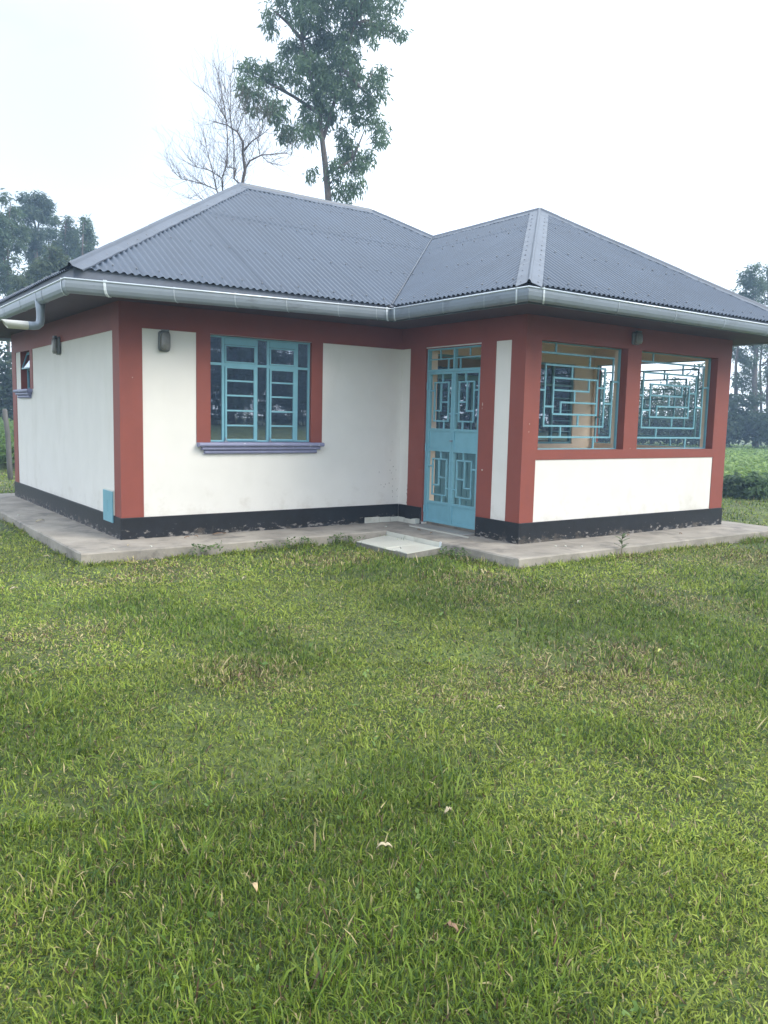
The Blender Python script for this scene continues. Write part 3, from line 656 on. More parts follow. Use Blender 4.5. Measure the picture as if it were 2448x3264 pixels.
# ---- chipped paint, each flake 1.5 mm proud of its wall
CHIP = mat('bare_plaster', (.50, .40, .34), .9, .1, 30); DCHIP = mat('dark_chip', (.07, .045, .035), .9, .2, 30)
def chip(T_, u, z, w_, h_, m, d=-.0098):
    n = 7; vs = []
    for dd in (d, d+.0016):
        for k in range(n): th = 2*math.pi*k/n; q = .7+.3*math.sin(k*5.1+u*37+z*11); vs.append((u+w_*.5*q*math.cos(th), dd, z+h_*.5*q*math.sin(th)))
    MB(T_).add(vs, [tuple(range(n)), tuple(range(2*n-1, n-1, -1))]+[(k, (k+1) % n, n+(k+1) % n, n+k) for k in range(n)]).build('paint_chip', m, house)
for (u, z, w_, h_) in ((-1.575, 1.53, .018, .05), (-1.57, 1.485, .012, .02), (-1.60, .78, .04, .03)): chip(DW, u, z, w_, h_, CHIP)
for (u, z) in ((a+.09, 1.32), (a+.085, 1.235), (.13, 1.71), (a+1.83, 1.05)): chip(PF if u > 1 else FR, u, z, .014, .016, CHIP)
for k in range(16): chip(DW, -.178+random.uniform(-.012, .012), .25+k*.016, random.uniform(.010, .026), random.uniform(.012, .03), DCHIP if k % 3 else CHIP, -.0100 if False else -.0018)
for k in range(22): chip(FR, 3.63-abs(random.gauss(0, .12)), .27+abs(random.gauss(0, .38)), random.uniform(.006, .013), random.uniform(.006, .02), DCHIP, -.0018)

# ---- tiled step in front of the door
st = thing('tiled_step', 'low step of cracked pale tiles on the grass in front of the porch door', 'step', (2.65, -1.3, -.11)); sb = Vector(st.location)
TS = lambda q: q-sb
MB(TS).prism([(2.955, -.69), (2.37, -.94), (2.38, -1.88), (2.955, -1.74)], -.2, -.063).build('mortar_bed', GROUT, st)
MB(TS).prism([(2.955, -.70), (2.36, -.955), (2.365, -1.50), (2.955, -1.40)], -.062, -.052).build('tile', TILE, st, bevel=.002)
MB(TS).prism([(2.955, -1.405), (2.60, -1.462), (2.52, -1.60), (2.40, -1.66), (2.372, -1.89), (2.955, -1.735)], -.062, -.053).build('tile', TILE, st, bevel=.002)
MB(TS).prism([(2.595, -1.466), (2.366, -1.506), (2.37, -1.63), (2.39, -1.65), (2.512, -1.59)], -.063, -.058).build('tile', TILE, st, bevel=.002)
for (y0, y1) in ((-.705, -.832), (-.835, -1.11), (-1.113, -1.36), (-1.363, -1.43), (-1.433, -1.71)):
    MB(TS).box(2.957, 2.967, y0, y1, -.07, -.004).build('riser_tile', TILE, st, bevel=.002)
MB(TS).box(2.955, 2.968, -1.735, -1.712, -.09, .006).build('riser_edging', GALVB, st)

# ================================================================ PLANTS
BL_G = np.array
def leaves(centers, n_per, spread, ln, wd, droop, cols, sizevar=.3, curl=.0):
    """many rhombic leaves around the clump centres -> verts, faces, colours"""
    C = np.repeat(centers, n_per, 0); n = len(C)
    off = rng.normal(0, 1, (n, 3)); off /= np.linalg.norm(off, axis=1, keepdims=True)+1e-6
    off *= (rng.random((n, 1))**.5)*spread
    off[:, 2] -= np.abs(rng.normal(0, .25, n))*spread*droop
    P = C+off
    th = rng.random(n)*2*np.pi; el = rng.normal(-.15-.95*droop, .45, n)
    d = np.stack([np.cos(th)*np.cos(el), np.sin(th)*np.cos(el), np.sin(el)], 1)
    s = np.cross(d, rng.normal(0, 1, (n, 3))); s /= np.linalg.norm(s, axis=1, keepdims=True)+1e-6
    l = ln*(1+sizevar*rng.normal(0, 1, (n, 1)).clip(-1.5, 1.5)); w_ = wd*(l/ln)
    V = np.stack([P, P+d*l*.45+s*w_*.5, P+d*l, P+d*l*.45-s*w_*.5], 1).reshape(-1, 3)
    Fc = np.arange(n*4).reshape(n, 4)
    cl = np.repeat(rng.random(len(centers)), n_per)*.6+rng.random(n)*.4
    c0, c1 = np.array(cols[0]), np.array(cols[1]); Cc = c0+(c1-c0)*cl[:, None]
    return V, Fc, np.repeat(Cc, 4, 0)
def blobs_to_clumps(bl, depth_r, n, dist, shell=.55, lobe=1.12):
    """pixel-sized crown lobes -> clump centres with real depth around the tree's distance"""
    areas = np.array([b[2]*b[3] for b in bl]); areas = areas/areas.sum(); out = []
    for b, ar in zip(bl, areas):
        k = max(3, int(n*ar)); c = sight(b[0], b[1], dist); s = dist/F*lobe
        rx, rz = b[2]*s, b[3]*s; ry = min(depth_r, max(rx, rz)); oy_ = random.uniform(-.5, .5)*depth_r
        v = rng.normal(0, 1, (k, 3)); v /= np.linalg.norm(v, axis=1, keepdims=True); v *= (shell+(1-shell)*rng.random((k, 1)))
        fwd = np.array([math.sin(D2R(YAW)), math.cos(D2R(YAW)), 0]); rt = np.array([fwd[1], -fwd[0], 0])
        out.append(np.array(c)+fwd*oy_+v[:, :1]*rx*rt+v[:, 1:2]*ry*fwd+v[:, 2:]*rz*np.array([0, 0, 1]))
    return np.concatenate(out)
def tree(name, label, cat, group, dist, crown, trunks, nclump, nper, spread, ln, wd, droop, cols, depth_r=1.2, bark=BARK, limbs=14, rad=.1, lobe=1.12):
    base = on_ground(crown[0][0], 1500) if False else None
    p0 = sight(trunks[0][0][0], trunks[0][0][1], dist); base = Vector((p0.x, p0.y, GZ))
    t = thing(name, label, cat, base, group); b3 = np.array(base)
    cl = blobs_to_clumps(crown, depth_r, nclump, dist, lobe=lobe)
    V, Fc, Cc = leaves(cl, nper, spread, ln, wd, droop, cols)
    mb = MB(); tp = []
    for k, tr in enumerate(trunks):
        pts = [Vector(sight(x, y, dist+random.uniform(-.2, .2)))-base for x, y in tr]
        if k == 0: pts = [Vector((pts[0].x*.0, pts[0].y*.0, -.1))]+([pts[0]] if pts[0].z > .3 else [])+pts[1:]
        r0 = rad*(1 if k == 0 else .55); rr = [max(.012, r0*(1-.8*i/(len(pts)-1))) for i in range(len(pts))]
        mb.tube(pts, rr, 8); tp += pts[1:]
    for k in range(limbs):
        c = Vector(cl[rng.integers(len(cl))])-base; q = min(tp, key=lambda v: (v-c).length+max(0, v.z-c.z)*2)
        mid = q.lerp(c, .5)+Vector((random.uniform(-.1, .1), random.uniform(-.1, .1), .15)); mb.tube([q, mid, c], [rad*.28, rad*.18, rad*.07], 5)
    mb.build('trunk', bark, t, smooth=True)
    raw_mesh('crown', V-b3, Fc, LEAF, t, Cc)
    return t
def zz(o, s, L_): return [(o[0]+x/s, o[1]+y/s, rx/s, ry/s) for x, y, rx, ry in L_]
def zt(o, s, L_): return [(o[0]+x/s, o[1]+y/s) for x, y in L_]
# --- tall tree behind the ridge
O5, S5 = (500, 0), 1.9518
big = zz(O5, S5, [(700, 70, 35, 90), (950, 130, 90, 80), (1110, 150, 120, 90), (850, 270, 90, 70), (1000, 300, 130, 110), (1170, 290, 90, 100), (590, 430, 80, 50), (740, 450, 100, 70),
    (600, 570, 80, 50), (640, 660, 80, 70), (750, 710, 70, 60), (850, 790, 110, 50), (960, 470, 110, 110), (1150, 440, 140, 110), (1100, 600, 110, 110), (1000, 700, 100, 90), (1390, 500, 40, 50), (1370, 600, 60, 60),
    (1380, 750, 45, 90), (1280, 680, 90, 90), (950, 870, 45, 60), (1170, 850, 60, 70), (1210, 960, 80, 80), (1310, 1010, 45, 50), (975, 1070, 38, 35), (1110, 1060, 45, 60), (1150, 1180, 60, 65), (1250, 1170, 45, 45),
    (1260, 50, 130, 55), (1400, 60, 80, 60), (1500, 140, 45, 40), (1350, 150, 40, 50), (1240, 170, 60, 60), (1040, 20, 70, 30), (1360, 400, 35, 25), (1100, -80, 250, 90), (1350, -90, 160, 80), (850, -60, 150, 70), (1120, -260, 200, 110), (860, 90, 45, 30), (1345, 300, 12, 25), (1410, 870, 20, 50)])
tree('broadleaf_tree', 'tall slender tree with drooping leaf clusters rising behind the main ridge', 'tree', None, 24, big,
     [zt(O5, S5, [(1078, 1400), (1060, 1150), (1045, 1000), (1030, 880), (1010, 700), (960, 500), (905, 250), (885, 60), (870, -150)]), zt(O5, S5, [(1030, 880), (1100, 650), (1150, 420), (1230, 150), (1260, -100)]),
      zt(O5, S5, [(1000, 700), (850, 600), (700, 520), (600, 470)]), zt(O5, S5, [(1050, 1080), (1120, 1050), (1220, 990)]), zt(O5, S5, [(905, 250), (820, 150), (720, 60)]), zt(O5, S5, [(1150, 420), (1280, 560), (1380, 640)])],
     1750, 16, .19, .17, .038, .75, [(.065, .12, .062), (.125, .20, .09)], 1.3, BARK, 40, .11)
# --- group of tall gums on the left
O7, S7 = (0, 600), 5.53
def gum(label, dist, crown, trunks, n, cols, npr=8, ln=.22, wd=.05, sp=.24, lobe=.86, **k):
    return tree('gum_tree', label, 'tree', 'gum trees beyond the plot', dist, crown, trunks, int(n*.8), npr, sp, ln, wd, .45, cols, **k)
GC = [(.055, .095, .052), (.115, .17, .08)]
gum('dense gum tree at the left edge with a bare lower trunk', 40, zz(O7, S7, [(180, 210, 55, 60), (200, 400, 110, 90), (100, 620, 150, 110), (220, 720, 130, 140), (80, 900, 150, 150), (220, 980, 90, 80), (40, 1120, 70, 80),
    (350, 1270, 60, 50), (150, 1420, 120, 60), (60, 1550, 80, 80), (90, 1740, 90, 100), (300, 1600, 60, 50), (-150, 700, 150, 300), (-120, 1300, 120, 250)]),
    [zt(O7, S7, [(150, 3900), (150, 1900), (140, 1150), (150, 600), (190, 250)]), zt(O7, S7, [(145, 1500), (60, 1250), (20, 1100)])], 1300, GC, depth_r=1.3, rad=.09)
gum('gum tree with a rounded double top and forked stems left of the roof', 45, zz(O7, S7, [(480, 210, 75, 60), (720, 190, 120, 70), (650, 330, 170, 90), (600, 490, 150, 80), (840, 320, 60, 100), (780, 520, 80, 60), (490, 620, 45, 40), (650, 830, 140, 90), (600, 1000, 120, 110), (480, 1150, 60, 80), (560, 1270, 50, 50), (430, 430, 50, 60)]),
    [zt(O7, S7, [(640, 3800), (650, 1300), (640, 900), (690, 560), (730, 250)]), zt(O7, S7, [(650, 800), (600, 560), (500, 250)])], 950, [(.05, .082, .055), (.095, .135, .08)], depth_r=1.3, rad=.1)
gum('broad leafy gum tree between the forked gum and the hip of the roof', 48, zz(O7, S7, [(1000, 600, 95, 55), (1170, 540, 50, 60), (1150, 720, 130, 90), (950, 850, 120, 100), (1250, 860, 100, 90), (1150, 1000, 210, 130), (1000, 1200, 150, 110), (1300, 1130, 110, 110)]),
    [zt(O7, S7, [(1150, 3700), (1150, 1200), (1150, 700)])], 1000, [(.05, .088, .045), (.10, .145, .065)], depth_r=1.6, rad=.12)
gum('narrow gum tree nearest the hip of the roof', 46, zz(O7, S7, [(1450, 560, 50, 65), (1480, 700, 70, 70), (1500, 850, 85, 90), (1530, 1050, 65, 90), (1420, 1130, 80, 60), (1450, 1300, 90, 70)]),
    [zt(O7, S7, [(1440, 3700), (1450, 1200), (1470, 620)])], 480, GC, depth_r=1.1, rad=.1)
gum('lighter green young gum tree in front of the tall ones', 36, zz(O7, S7, [(930, 1080, 80, 60), (900, 1250, 190, 110), (760, 1400, 150, 110), (560, 1480, 110, 110), (700, 1620, 170, 100), (450, 1680, 100, 90), (1060, 1300, 120, 80), (380, 1900, 100, 120)]),
    [zt(O7, S7, [(700, 3900), (720, 1500), (900, 1150)])], 900, [(.055, .085, .032), (.095, .125, .05)], depth_r=1.4, rad=.08)
# --- right-hand gums
O8, S8 = (2248, 800), 2.46
gum('tall gum tree with a thin forked stem right of the porch', 48, zz(O8, S8, [(370, 155, 45, 32), (295, 215, 45, 42), (375, 270, 65, 60), (280, 330, 50, 32), (360, 370, 50, 35), (230, 760, 28, 40), (300, 800, 45, 45), (250, 1000, 26, 45), (370, 880, 40, 90), (415, 1040, 30, 60), (320, 1040, 28, 40), (330, 620, 60, 60), (420, 700, 50, 60)]),
    [zt(O8, S8, [(395, 1600), (395, 1290), (385, 1000), (400, 800), (385, 500), (370, 200)]), zt(O8, S8, [(240, 1150), (240, 900), (270, 600), (320, 300)])], 700, GC, npr=12, depth_r=1.2, rad=.19)
gum('gum tree with two bare stems at the right edge of the view', 50, zz(O8, S8, [(480, 160, 32, 40), (470, 260, 45, 50), (480, 370, 40, 40), (560, 300, 80, 110), (580, 520, 80, 80), (480, 750, 30, 60), (500, 950, 40, 60), (470, 1130, 40, 50), (600, 850, 80, 150)]),
    [zt(O8, S8, [(500, 1600), (490, 1100), (520, 700), (490, 250)]), zt(O8, S8, [(440, 1300), (430, 900), (450, 700), (470, 300)])], 620, GC, npr=12, depth_r=1.2, rad=.14)
# --- rounded trees along the far field edge, seen through the porch
FC = [(.055, .09, .042), (.12, .17, .07)]
def edge_tree(px, top, wpx, dist, i, label):
    top += 12; ybot = 1375; h = ybot-top
    cr_ = [(px+random.uniform(-.25, .25)*wpx, top+h*f, wpx*r_, h*.17) for f, r_ in ((.14, .26), (.32, .42), (.5, .48), (.68, .42), (.38, .3))]
    tree('field_tree', label, 'tree', 'rounded trees along the far field edge', dist, cr_, [[(px, 1420), (px+4, 1330), (px-2, top+h*.3)]], 115, 9, .30, .20, .08, .2, FC, depth_r=1.4, limbs=8, rad=.1)
for i, (px, top, w_, di) in enumerate([(1850, 1225, 70, 47), (1905, 1180, 60, 50), (1965, 1240, 80, 46), (2030, 1200, 70, 49), (2075, 1215, 70, 47), (2130, 1180, 75, 50), (2180, 1200, 70, 48), (2235, 1150, 60, 47), (2285, 1215, 80, 50)]):
    edge_tree(px, top, w_, di, i, ['narrow field tree seen furthest left through the left grille', 'taller field tree seen in the middle of the left grille', 'low field tree seen at the right of the left grille', 'field tree hidden mostly by the pillar between the grilles', 'field tree at the left of the right grille',
     'tall rounded field tree in the middle of the right grille', 'lower field tree right of centre in the right grille', 'tallest loose field tree at the right of the right grille', 'field tree behind the right corner pillar'][i])
def thicket(name, label, pts, dist, n, cols, npr=14, hgt=3.0, ln=.22):
    """dark undergrowth mass: pts = (px, py, rx, ry)"""
    cl = blobs_to_clumps(pts, 1.6, n, dist, .2); V, Fc, Cc = leaves(cl, npr, .35, ln, .10, .2, cols)
    o = raw_mesh(name, V, Fc, LEAF, None, Cc); tag(o, label, 'undergrowth', kind='stuff'); return o
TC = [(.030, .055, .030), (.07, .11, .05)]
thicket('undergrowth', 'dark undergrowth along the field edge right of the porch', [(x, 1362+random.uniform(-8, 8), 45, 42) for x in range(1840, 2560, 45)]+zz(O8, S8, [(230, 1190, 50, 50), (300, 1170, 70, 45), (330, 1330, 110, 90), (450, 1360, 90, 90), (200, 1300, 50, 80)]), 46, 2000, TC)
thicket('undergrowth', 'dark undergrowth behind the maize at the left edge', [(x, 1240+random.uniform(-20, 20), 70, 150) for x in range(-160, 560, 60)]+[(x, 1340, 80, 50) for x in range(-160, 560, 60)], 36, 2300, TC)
# --- trees behind the photographer, seen only as the reflection in the panes
for i, (x, y) in enumerate([(9.5, -39), (14.5, -40), (19.5, -39), (24.5, -40), (29.5, -38), (35, -38.5), (3, -41), (41, -38), (47, -36)]):
    where = ['directly opposite the front window', 'right of the one opposite the window', 'opposite the porch corner', 'opposite the door', 'opposite the porch grilles', 'right of the porch on the far lawn side', 'furthest left behind the camera', 'second from the right behind the camera', 'furthest right behind the camera'][i]
    t = thing('shade_tree', 'dense dark tree mirrored in the glass, '+where, 'tree', (x, y, GZ+.8), 'trees opposite the house'); H = 10.5+(i*37 % 5)*.5
    cl = rng.normal(0, 1, (420, 3)); cl /= np.linalg.norm(cl, axis=1, keepdims=True); cl *= .35+.65*rng.random((420, 1)); cl = cl*np.array([3.3, 3.3, H*.5])+np.array([0, 0, H*.47])
    V, Fc, Cc = leaves(cl, 9, .6, .5, .28, .4, [(.03, .05, .025), (.06, .085, .035)]); raw_mesh('crown', V, Fc, LEAF, t, Cc)
    MB().tube([(0, 0, -.1), (.1, 0, 3), (0, .2, H*.7)], [.25, .18, .05], 7).build('trunk', BARK, t, smooth=True)

cl = np.stack([np.linspace(-6, 57, 1500)+rng.normal(0, .3, 1500), -40.5+np.linspace(0, 1, 1500)**4*10+rng.normal(0, .5, 1500), GZ+.95+rng.random(1500)*4.6], 1)
V, Fc, Cc = leaves(cl, 12, .6, .4, .25, .2, [(.02, .036, .02), (.045, .07, .03)]); tag(raw_mesh('undergrowth', V, Fc, LEAF, None, Cc), 'dark hedge below the trees mirrored in the window glass', 'undergrowth', kind='stuff')
# --- bare tree left of the ridge end
bt = thing('bare_tree', 'leafless tree with twisted branches behind the left hip of the roof', 'tree', (lambda q: (q.x, q.y, GZ))(sight(768, 640, 21))); bb = Vector(bt.location)
mb = MB(); tw = MB()
def zpt(x, y, dj=0): return sight(500+x/S5, y/S5, 21+dj)-bb
def twig(P, d, r, ln, lev):
    pts = [P]; rr = [r]; q = P.copy(); dd = d.copy()
    n = 5
    for k in range(n):
        dd = (dd+Vector((random.uniform(-.32, .32), random.uniform(-.32, .32), random.uniform(-.12, .30)))).normalized(); q = q+dd*ln/n; pts.append(q.copy()); rr.append(max(.0022, r*(1-(k+1)/(n+.6))))
        if lev > 0 and k > 0 and random.random() < .85:
            sd2 = (dd+Vector((random.uniform(-1, 1), random.uniform(-1, 1), random.uniform(-.3, .7)))*.8).normalized(); twig(q, sd2, rr[-1]*.65, ln*random.uniform(.4, .6), lev-1)
    (mb if lev > 1 else tw).tube(pts, rr, 4 if lev < 2 else 5)
main = [([(515, 1500), (520, 1200), (548, 1060), (535, 950), (535, 880), (500, 820), (440, 780), (350, 755)], .045), ([(540, 940), (590, 880), (650, 840), (700, 800)], .022), ([(548, 1050), (580, 1000), (650, 965), (720, 960), (840, 950)], .024),
        ([(520, 1150), (480, 1110), (490, 1050), (440, 1040), (430, 1000)], .02), ([(410, 1200), (405, 1110), (435, 1020), (440, 850), (425, 700), (400, 550), (375, 430)], .02), ([(480, 1110), (480, 900), (460, 740), (440, 600), (410, 520)], .016),
        ([(420, 1300), (370, 1180), (300, 1150), (230, 1130), (150, 1110), (90, 1060)], .02), ([(370, 1180), (350, 1080), (310, 930), (290, 820)], .014), ([(440, 760), (370, 640), (270, 540)], .012), ([(500, 820), (530, 740), (560, 690)], .012),
        ([(290, 1245), (250, 1215), (195, 1235)], .008), ([(455, 740), (460, 560), (455, 450)], .009), ([(405, 1110), (330, 1060), (250, 1040), (190, 980)], .012), ([(650, 965), (690, 1010), (780, 1030)], .009), ([(640, 960), (630, 880), (640, 830)], .01)]
for path, r in main:
    r *= 1.12; pts = [zpt(x, y, random.uniform(-.25, .25)) for x, y in path]
    if path[0][1] == 1500: pts = [Vector((0, 0, -.1))]+pts
    if path[0] in ((410, 1200), (420, 1300)): pts = [Vector((0, 0, 2.5))]+pts
    if path[0] == (290, 1245): pts = [zpt(370, 1280)]+pts
    mb.tube(pts, [max(.005, r*(1-.78*i/(len(pts)-1))) for i in range(len(pts))], 6)
    for i in range(1, len(pts)):
        d = (pts[i]-pts[i-1]).normalized()
        for k in range(6 if r > .01 else 4):
            q = pts[i-1].lerp(pts[i], random.random()); 
            if q.z < 5.0: continue
            dd = (d+Vector((random.uniform(-1, 1), random.uniform(-1, 1), random.uniform(-.4, .8)))).normalized()
            twig(q, dd, .006, random.uniform(.35, .9), 1)
mb.build('trunk', BARK, bt, smooth=True); tw.build('twigs', BARK, bt)

# --- crops: maize at the left, mixed low crop on the right
def crop(name, label, pts_xy, hgt, ln, wd, cols, nlf=9):
    n = len(pts_xy); Cb = np.repeat(pts_xy, nlf, 0); m = len(Cb); hz = np.repeat(hgt*(.7+.5*rng.random(n)), nlf)
    z = GZ+hz*(.15+.75*rng.random(m)); th = rng.random(m)*2*np.pi; el = rng.normal(.5, .35, m)
    d = np.stack([np.cos(th)*np.cos(el), np.sin(th)*np.cos(el), np.sin(el)], 1); P = np.concatenate([Cb, z[:, None]], 1)
    s = np.cross(d, [0, 0, 1]); s /= np.linalg.norm(s, axis=1, keepdims=True)+1e-6; l = ln*(.7+.6*rng.random((m, 1))); mid = P+d*l*.5; tip = P+d*l*np.array([1, 1, .35])
    V = np.stack([P, mid+s*wd*.5, tip, mid-s*wd*.5], 1).reshape(-1, 3); Fc = np.arange(m*4).reshape(m, 4)
    c0, c1 = np.array(cols[0]), np.array(cols[1]); Cc = np.repeat(c0+(c1-c0)*rng.random((m, 1)), 4, 0)
    return tag(raw_mesh(name, V, Fc, LEAF, None, Cc), label, 'crop', kind='stuff')
def wedge(px0, px1, r0, r1, n, pw=.5):
    r = r0+(r1-r0)*rng.random(n)**pw; az = D2R(YAW)+np.arctan((px0+(px1-px0)*rng.random(n)-1224)/F)
    return np.stack([CAM.x+r*np.sin(az), CAM.y+r*np.cos(az)], 1)
crop('maize_field', 'bright green maize field behind the fence post at the left edge', wedge(-260, 420, 20, 34, 3600), .95, .42, .055, [(.08, .15, .035), (.19, .30, .07)], 11)
crop('crop_field', 'low green crop field between the lawn and the far trees on the right', wedge(1750, 2750, 19, 52, 9000, .6), .34, .26, .10, [(.13, .22, .05), (.32, .44, .12)], 7)
# bushes in the crop
def bush(px, py, wpx, hpx, label, cols, n=130):
    g = on_ground(px, py); di = math.hypot(g.x-CAM.x, g.y-CAM.y); s = di/F; t = thing('bush', label, 'bush', (g.x, g.y, GZ), 'bushes in the field')
    cl = rng.normal(0, 1, (n, 3)); cl /= np.linalg.norm(cl, axis=1, keepdims=True); cl *= .3+.7*rng.random((n, 1)); cl = cl*np.array([wpx*s*.5, wpx*s*.5, hpx*s*.5])+np.array([0, 0, hpx*s*.5])
    V, Fc, Cc = leaves(cl, 14, .14, .13, .05, .2, cols); raw_mesh('foliage', V, Fc, LEAF, t, Cc)
    MB().tube([(0, 0, -.1), (.02, 0, hpx*s*.5)], [.02, .008], 6).build('stem', BARK, t)
bush(2405, 1590, 66, 72, 'dark bush at the field edge right of the porch pillar', [(.06, .115, .055), (.15, .23, .09)], 110)
bush(2335, 1585, 60, 60, 'small grey green bush beside the dark one by the porch pillar', [(.05, .09, .045), (.10, .15, .07)])
bush(2480, 1588, 80, 70, 'bush cut by the right edge of the view', [(.07, .13, .055), (.17, .26, .10)], 100)

# ================================================================ LAWN
def blocked(x, y):
    ins = (x > -.635) & (x < 7.97) & (y > -.715) & (y < DY+.5); ins |= (x > 2.955) & (x < 7.97) & (y > -2.94) & (y < 0)
    ins |= (x > 2.34) & (x < 2.98) & (y < -.88) & (y > -1.95); return ins
def sector(n, r0, r1, h0=-35, h1=35):
    r = np.sqrt(r0*r0+(r1*r1-r0*r0)*rng.random(n)); az = D2R(YAW)+np.radians(h0+(h1-h0)*rng.random(n))
    x = CAM.x+r*np.sin(az); y = CAM.y+r*np.cos(az); k = ~blocked(x, y); return x[k], y[k], r[k]
LUSH = [(*on_ground(u_*1.4756, v_*1.4756).xy, r_) for u_, v_, r_ in ((290, 1290, .5), (420, 1345, .45), (540, 1370, .5), (900, 1225, .5), (960, 1300, .35), (1300, 1385, .6), (1340, 1595, .35), (1590, 1440, .5), (880, 1690, .3), (820, 1950, .25), (620, 1440, .4))]
VV, FF, CC = [], [], []; base_i = 0
def blades(x, y, r, lmin, lmax, wd):
    global base_i
    keep = rng.random(len(x)) > np.clip((vnoise(x, y, 1.7, 31)-.74)*3, 0, .35)
    x = x[keep]; y = y[keep]
    n = len(x); pn = vnoise(x, y, .55, 3); pn2 = vnoise(x, y, 2.0, 4); pn3 = vnoise(x, y, 7.0, 5)
    lush = (pn*.6+pn2*.4-.42)*3.0
    for (cx_, cy_, rr_) in LUSH: lush = lush+1.1*np.exp(-((x-cx_)**2+(y-cy_)**2)/rr_**2)
    lush = np.clip(lush, 0, 1)

    l = (lmin+(lmax-lmin)*rng.random(n)**1.6)*(.78+.50*lush)*(.75+.5*pn3)
    th = rng.random(n)*2*np.pi; lean = np.radians(rng.normal(54-14*lush, 24, n).clip(2, 88)); bend = np.radians(rng.normal(22, 16, n))
    d1 = np.stack([np.cos(th)*np.sin(lean), np.sin(th)*np.sin(lean), np.cos(lean)], 1); l2 = np.minimum(lean+bend, np.radians(100)); th2 = th+rng.normal(0, .25, n)
    d2 = np.stack([np.cos(th2)*np.sin(l2), np.sin(th2)*np.sin(l2), np.cos(l2)], 1)
    s = np.stack([-np.sin(th), np.cos(th), np.zeros(n)], 1); rl = rng.normal(0, .5, n); s = s*np.cos(rl)[:, None]+np.cross(d1, s)*np.sin(rl)[:, None]
    z = ground_h(x, y)+rng.random(n)*.008; P = np.stack([x, y, z], 1); w_ = (wd*(.55+.8*rng.random(n)))[:, None]; L1 = l[:, None]
    A = P-s*w_*.35; B = P+s*w_*.35; M_ = P+d1*L1*.55; Cm = M_+s*w_*.5; Dm = M_-s*w_*.5; Tp = M_+d2*L1*.5
    V = np.stack([A, B, Cm, Dm, Tp], 1).reshape(-1, 3); i = base_i+np.arange(n)[:, None]*5
    FF.append(np.concatenate([i+[0, 1, 2], i+[0, 2, 3], i+[3, 2, 4]], 0)); VV.append(V); base_i += n*5
    c_l = np.array([.152, .240, .024]); c_y = np.array([.32, .38, .060]); c_s = np.array([.52, .43, .22]); c_d = np.array([.066, .125, .022]); c_br = np.array([.14, .085, .05])
    q = rng.random(n); t1 = np.clip(1-lush*.75-.05+rng.normal(0, .3, n), 0, 1)[:, None]; c = c_l*(1-t1)+c_y*t1
    dk = (q < .27)[:, None]; c = np.where(dk, c_d, c); dryp = vnoise(x, y, 1.3, 9); st_ = (rng.random(n) < .035+.25*np.clip((dryp-.58)*3.5, 0, 1))[:, None]
    c = np.where(st_, c_s, c); br = (rng.random(n) < .03+.2*np.clip((dryp-.68)*4, 0, 1))[:, None]; c = np.where(br, c_br, c)
    c = c*(1-.08*lush[:, None])*(.62+.55*rng.random((n, 1)))*(.78+.44*vnoise(x, y, .7, 21)[:, None])*(.88+.24*pn3[:, None]); CC.append(np.repeat(c, 5, 0))
x, y, r = sector(92000, 1.5, 3.0); blades(x, y, r, .012, .050, .0042)
x, y, r = sector(112000, 2.9, 4.8); blades(x, y, r, .013, .048, .0050)
x, y, r = sector(105000, 4.7, 7.2); blades(x, y, r, .016, .046, .0066)
x, y, r = sector(90000, 7.1, 10.5); blades(x, y, r, .024, .056, .0088)
x, y, r = sector(60000, 10.4, 22); blades(x, y, r, .035, .085, .015)
for h0, h1 in ((-85, -35), (35, 95)):      # the lawn goes on to either side of the view
    x, y, r = sector(75000, .6, 9, h0, h1); blades(x, y, r, .022, .052, .0085)
    x, y, r = sector(30000, 9, 20, h0, h1); blades(x, y, r, .04, .09, .02)
x, y, r = sector(14000, .3, 1.55, -180, 180); blades(x, y, r, .02, .055, .007)
# longer tufts
tx, ty, tr = sector(170, 1.6, 9); 
for k in range(len(tx)):
    n = random.randint(14, 40); sp = random.uniform(.03, .09)
    blades(tx[k]+rng.normal(0, sp, n), ty[k]+rng.normal(0, sp, n), None, .06, .12, .006)
# fringe along the apron
for (A, B, n) in (((-.63, -.73), (2.9, -.73), 2200), ((2.93, -.96), (2.93, -2.95), 700), ((2.95, -2.95), (8.0, -2.96), 3200), ((-.65, -.7), (-.65, 5), 2600), ((2.32, -.93), (2.31, -1.93), 160)):
    t_ = rng.random(n); x = A[0]+(B[0]-A[0])*t_; y = A[1]+(B[1]-A[1])*t_; dx, dy = B[1]-A[1], -(B[0]-A[0]); q = math.hypot(dx, dy); o_ = np.abs(rng.normal(0, .05, n))
    m_ = vnoise(x, y, 3.0, 11) > .35
    xx, yy = (x+dx/q*o_)[m_], (y+dy/q*o_)[m_]; blades(xx, yy, None, .045, .105, .007)
tag(raw_mesh('grass', np.concatenate(VV), np.concatenate(FF), GRASS, None, np.concatenate(CC)), 'rough green lawn grass in front of the house', 'grass', kind='stuff')

# broad-leaved weeds in the lawn: each small plant is part of the ground cover
wx, wy, wr = sector(120, 1.7, 7); cl = np.stack([wx, wy, ground_h(wx, wy)+.035], 1)
V, Fc, Cc = leaves(cl, 5, .03, .026, .015, -.1, [(.10, .19, .04), (.22, .32, .09)]); tag(raw_mesh('lawn_weeds', V, Fc, GRASS, None, Cc), 'small broad leaved weeds scattered in the lawn', 'weeds', kind='stuff')
